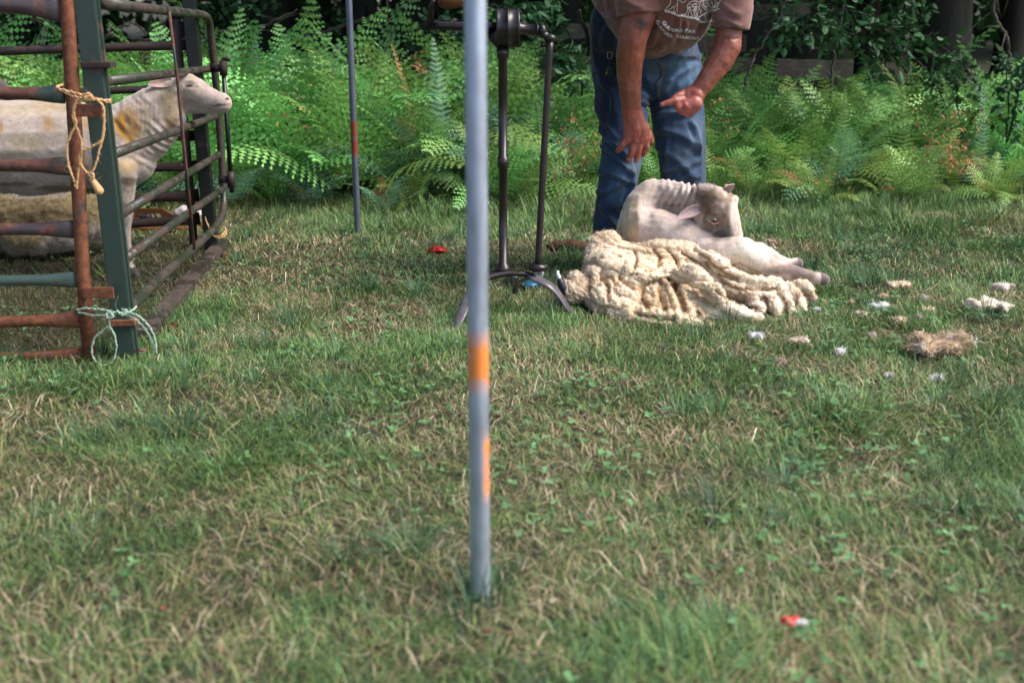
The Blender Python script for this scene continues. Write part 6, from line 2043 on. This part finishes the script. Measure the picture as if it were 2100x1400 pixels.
ribbon(mb, bv_j, ((1347, 128), (1355, 142), (1354, 158), (1345, 172), (1346, 190), (1348, 208)), 2.4, DK, .0014)
ribbon(mb, bv_j, ((1366, 128), (1372, 150), (1366, 175), (1358, 195)), 1.0, (.10, .10, .10), .0016)
for p_ in (((1216, 98), (1230, 108), (1262, 116)), ((1213, 92), (1228, 103), (1262, 111)), ((1352, 225), (1358, 260), (1366, 310), (1372, 385)), ((1210, 40), (1214, 90), (1219, 180), (1234, 280), (1236, 330)), ((1395, 118), (1415, 112), (1436, 104)), ((1418, 104), (1426, 100), (1432, 97)),
           ((1415, 108), (1428, 118), (1438, 130)), ((1224, 340), (1226, 420), (1221, 480))):
    ribbon(mb, bv_j, p_, .9, (.11, .085, .06), .0016)
mb.build("seam", mat_seam, jn, origin=MO, smooth=False)
o_ = bpy.data.objects["seam"]; o_.location = (0, 0, 0)

for dx_, (x, Yb) in enumerate(((1247, 4.86), (1406, 4.95))):
    p = PX(x, 540, Yb); mb = MB()
    mb.limb([(np.array([p[0], Yb + .02, .12]), .062), (np.array([p[0], Yb + .03, .055]), .052)], 12); mb.limb([(np.array([p[0], Yb + .04, .05]), .045), (np.array([p[0], Yb - .10, .045]), .046), (np.array([p[0], Yb - .16, .04]), .040)], 12)
    Vb, Nb, Fb = remesh(mb, .009, 3); Vb[:, 2] = np.maximum(Vb[:, 2], .003)
    fastmesh("boot", Vb, Fb, np.tile([.09, .05, .03], (len(Vb), 1)), mat_bark2, man, origin=MO, smooth=True)

# ---- shirt
mb = MB()
ch((1285, -20, 4.84, 74), (1340, 26, 4.70, 92), (1372, 18, 4.60, 92), (1382, -80, 4.48, 98))
ch((1285, -105, 4.47, 58), (1378, -115, 4.45, 74), (1475, -105, 4.47, 58))
def sleeve(p):
    P = [S(*q) for q in p]; mb.tube([a_ for a_, _ in P], [r_ for _, r_ in P], 20)
sleeve(((1280, -110, 4.46, 52), (1298, -50, 4.44, 52), (1306, -10, 4.435, 49), (1311, 30, 4.43, 47)))
sleeve(((1478, -110, 4.46, 52), (1500, -40, 4.46, 46), (1503, 20, 4.46, 41), (1498, 59, 4.46, 38)))
V, N, F = remesh(mb, .0062, 4)
px_, py_ = pxy(V)
for f_ in ((1407, 40, 1400, 85, 4, .008), (1395, 35, 1378, 90, 5, .009), (1380, 75, 1340, 110, 6, .007), (1355, 60, 1330, 95, 6, .008), (1420, 60, 1445, 20, 6, .005), (1345, 40, 1375, 60, 5, .009), (1350, 90, 1400, 110, 7, .005), (1270, 0, 1320, 14, 5, .006), (1285, 18, 1340, 26, 3, .005), (1478, 10, 1520, 30, 7, .005), (1470, 40, 1520, 52, 4, .004), (1220, 10, 1260, 40, 5, .007), (1240, 0, 1268, 50, 5, .007)):
    fold(*f_)
V += N * (.005 * fbm(V * np.array([9, 9, 9]), 3, 73))[:, None]
N = normals(V, F)
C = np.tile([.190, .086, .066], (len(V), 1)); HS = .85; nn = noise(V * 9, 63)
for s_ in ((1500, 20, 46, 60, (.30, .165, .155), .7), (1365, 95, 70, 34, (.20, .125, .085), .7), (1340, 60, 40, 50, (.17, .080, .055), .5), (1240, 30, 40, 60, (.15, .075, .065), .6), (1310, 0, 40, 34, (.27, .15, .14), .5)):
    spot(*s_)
sh = fastmesh("shirt", V, F, np.clip(C, 0, 1), mat_shirt, man, origin=MO, smooth=True)
bv_s = BVHTree.FromPolygons(V.tolist(), F.tolist())
def on_parent(o):
    o.location = (0, 0, 0); return o
mb = MB()
for p_, w_ in ((((1264, 20), (1290, 27), (1320, 30), (1352, 26)), .8), (((1468, 52), (1490, 57), (1520, 55), (1535, 50)), .8), (((1325, 116), (1350, 118), (1385, 115)), .8), (((1466, 57), (1490, 62), (1520, 60)), .7)):
    ribbon(mb, bv_s, p_, w_, (.13, .07, .06), .0012)
on_parent(mb.build("hem_stitching", mat_seam, sh, origin=MO, smooth=False))
# white print: lettering
mat_print = attrmat("white_print", .8, .2, 120, .2)
PRT = (.85, .83, .84)
def glyph_mesh(ch_):
    cu = bpy.data.curves.new("g", 'FONT'); cu.body = ch_; cu.size = 1.0; cu.resolution_u = 3; cu.offset = .022
    o = bpy.data.objects.new("g", cu); col.objects.link(o)
    dg = bpy.context.evaluated_depsgraph_get(); ev = o.evaluated_get(dg); me = ev.to_mesh()
    vs = [tuple(v.co) for v in me.vertices]; fs = [tuple(p.vertices) for p in me.polygons]
    ev.to_mesh_clear(); bpy.data.objects.remove(o); bpy.data.curves.remove(cu)
    return vs, fs
def lettering(mb, text, path, adv, small, big):
    P = spline(np.array(path, float), 12); seg = np.hypot(*np.diff(P, axis=0).T); cum = np.concatenate([[0], np.cumsum(seg)])
    s0 = 0.0
    for i, c_ in enumerate(text):
        first = c_ != ' ' and (i == 0 or text[i - 1] == ' ')
        hgt = big if first else small
        if c_ == ' ': s0 += adv * .55; continue
        vs, fs = glyph_mesh(c_)
        xs_v = [v[0] for v in vs]; wgl = (max(xs_v) - min(xs_v)) * hgt * 1.05 + .9
        if s0 > cum[-1]: break
        bx, by = np.interp(s0, cum, P[:, 0]), np.interp(s0, cum, P[:, 1])
        ex, ey = np.interp(s0 + 3, cum, P[:, 0]), np.interp(s0 + 3, cum, P[:, 1])
        t_ = np.array([ex - bx, ey - by]); t_ = t_ / (np.hypot(*t_) + 1e-9); up = np.array([t_[1], -t_[0]]); up = norm(np.array([up[0] * .6 + .22, up[1], 0]))[:2]
        pts = []; ok = True
        for v in vs:
            q = np.array([bx, by]) + t_ * (v[0] - min(xs_v)) * hgt * 1.05 + up * v[1] * hgt
            h = cast(bv_s, q[0], q[1], .0018)
            if h is None: ok = False; break
            pts.append(h)
        if ok and max(np.ptp(np.array(pts), axis=0)) < .06: mb.add(pts, fs, PRT)
        s0 += wgl
    return mb
mb = MB()
lettering(mb, "GUILFORD FAIR", [(1357, 47), (1363, 54.5), (1370, 61), (1378, 65), (1395, 66.3), (1415, 67.5), (1450, 69.5)], 8, 9.2, 11)
lettering(mb, "GUILFORD, VERMONT", [(1344, 45), (1350, 54), (1357, 63.5), (1365, 71.5), (1374, 76.5), (1395, 79), (1415, 81), (1452, 84)], 8, 8.8, 10.6)
on_parent(mb.build("lettering", mat_print, sh, origin=MO, smooth=False))
# white print: grazing sheep standing in grass
mb = MB(); R = np.random.RandomState(8)
def zp(*pts): return [(1330 + x / 11.66, y / 11.66) for x, y in pts]
for w_, pts in ((1.3, ((530, 0), (520, 90), (440, 190), (410, 260))), (1.1, ((700, 0), (690, 110), (680, 200), (690, 300))), (1.1, ((600, 150), (520, 220), (430, 270))), (1.0, ((600, 160), (610, 250), (590, 310))), (.9, ((690, 100), (640, 150), (600, 190))),
                (1.1, ((730, 0), (800, 60), (850, 60), (890, 10))), (1.3, ((1150, 30), (1040, 35), (950, 100), (925, 180), (940, 260), (890, 330), (880, 390))), (1.1, ((1000, 240), (940, 350), (960, 380))), (1.2, ((1010, 240), (1020, 330), (1070, 400))),
                (1.6, ((1100, 210), (1085, 300), (1120, 400))), (1.3, ((1160, 160), (1130, 260), (1150, 400))), (1.2, ((1190, 240), (1170, 330), (1180, 420))), (2.0, ((1700, 215), (1600, 235), (1450, 270), (1330, 340), (1180, 430))), (1.1, ((1640, 260), (1480, 300), (1390, 350))),
                (1.8, ((1340, 340), (1350, 420), (1370, 490))), (1.3, ((1400, 340), (1390, 420), (1400, 490))), (1.0, ((1400, 480), (1450, 462), (1540, 470))), (1.4, ((1230, 90), (1200, 190), (1250, 260), (1240, 330))), (1.3, ((1150, 30), (1200, 60), (1290, 20), (1340, 0))),
                (1.2, ((1290, 90), (1340, 140), (1350, 230), (1400, 250))), (1.4, ((1480, 40), (1530, 120), (1550, 210))), (1.4, ((1730, 0), (1690, 80), (1640, 190))), (1.5, ((1600, 110), (1560, 190), (1640, 160))), (1.4, ((1370, 160), (1440, 150), (1490, 180), (1480, 240)))):
    ribbon(mb, bv_s, zp(*pts), w_, PRT, .0018, 4)
gl = spline(np.array([(400, 270), (560, 320), (620, 340), (720, 385), (830, 385), (900, 410), (1010, 440), (1120, 450), (1180, 480), (1250, 540), (1380, 540), (1540, 530)], float), 7)
for x, y in gl:
    for _ in range(3):
        x0, y0 = x + R.uniform(-14, 14), y + R.uniform(-6, 22); a_ = R.uniform(-.9, .5)
        ribbon(mb, bv_s, zp((x0, y0), (x0 + math.sin(a_) * 42, y0 - math.cos(a_) * R.uniform(30, 60))), .9, PRT, .0018, 2)
for _ in range(85):                                # fleece curls on the drawn sheep
    x, y = (R.uniform(1240, 1680), R.uniform(0, 230)) if R.rand() < .62 else (R.uniform(960, 1160), R.uniform(80, 250))
    a_ = R.uniform(0, 3.1); L = R.uniform(18, 45)
    ribbon(mb, bv_s, zp((x, y), (x + math.cos(a_) * L * .5, y + math.sin(a_) * L * .5 + 7), (x + math.cos(a_) * L, y + math.sin(a_) * L)), R.uniform(.8, 1.7), PRT, .0018, 2)
on_parent(mb.build("printed_drawing", mat_print, sh, origin=MO, smooth=False))

# ---- braces: strap hanging at the hip with buckle and badge
mat_strap = attrmat("black_strap", .6, .3, 60, .2)
mb = MB(); ribbon(mb, bv_j, ((1252, 62), (1252, 80), (1251, 104), (1250, 122), (1249, 140)), 7, (.012, .012, .014), .004, 5)
stp = mb.build("hanging_strap", mat_strap, man, smooth=False)
mb = MB(); bc = [cast(bv_j, x, y, .006) for x, y in ((1247, 106.5), (1256, 107), (1255, 120.5), (1245.5, 120), (1247, 106.5))]
mb.tube(bc, .0012, 8, c=(.55, .52, .48)); mb.tube([cast(bv_j, 1250.5, 106.5, .007), cast(bv_j, 1250.3, 109.5, .008)], .001, 6, c=(.6, .56, .5))
mb.build("buckle", mat_chrome, stp, origin=MO); bpy.data.objects["buckle"].location = (0, 0, 0)
mb = MB(); q = [cast(bv_j, x, y, .007) for x, y in ((1242, 138), (1258, 139), (1257, 157), (1241, 156))]
nrm = norm(np.cross(q[1] - q[0], q[3] - q[0])); nrm = nrm if nrm[1] > 0 else -nrm
q = [np.array(k) for k in q]; pl = q[0]
mb.add(q + [k + nrm * .003 for k in q], [(0, 1, 2, 3), (7, 6, 5, 4), (0, 4, 5, 1), (1, 5, 6, 2), (2, 6, 7, 3), (3, 7, 4, 0)], (.010, .020, .012))
bd = mb.build("badge", mat_strap, man, smooth=False, autofix=True)
mb = MB(); ux, uy = (q[1] - q[0]), (q[3] - q[0])
deer = [(.10, .66), (.28, .52), (.30, .36), (.26, .28), (.34, .18), (.42, .10), (.40, .24), (.44, .36), (.62, .44), (.74, .34), (.74, .48), (.90, .60), (.70, .58), (.60, .56), (.42, .54), (.30, .62), (.12, .74)]
mb.add([q[0] + ux * a_ + uy * b_ - nrm * .0015 for a_, b_ in deer], [tuple(range(len(deer)))], (.50, .42, .08))
for a_, b_, c_, d_ in ((.12, .84, .88, .87),):
    p0, p1 = q[0] + ux * a_ + uy * b_ - nrm * .0015, q[0] + ux * c_ + uy * d_ - nrm * .0015
    mb.add([p0, p1, p1 + uy * .05, p0 + uy * .05], [(0, 1, 2, 3)], (.12, .11, .03))
mb.build("emblem", mat_print, bd, origin=MO, smooth=False); bpy.data.objects["emblem"].location = (0, 0, 0)
mb = MB(); mb.tube(spline([PX(1187, 20, 4.98), PX(1191, 42, 4.98), PX(1201, 62, 4.98), PX(1206, 90, 4.98)], 4), [(.010, .006)] * 13 if False else .009, 8, c=(.02, .018, .014))
mb.tube([PX(1206, 90, 4.98), PX(1206, 115, 4.99)], .006, 6, c=(.02, .018, .014))
mb.build("tool_sheath", mat_strap, man)
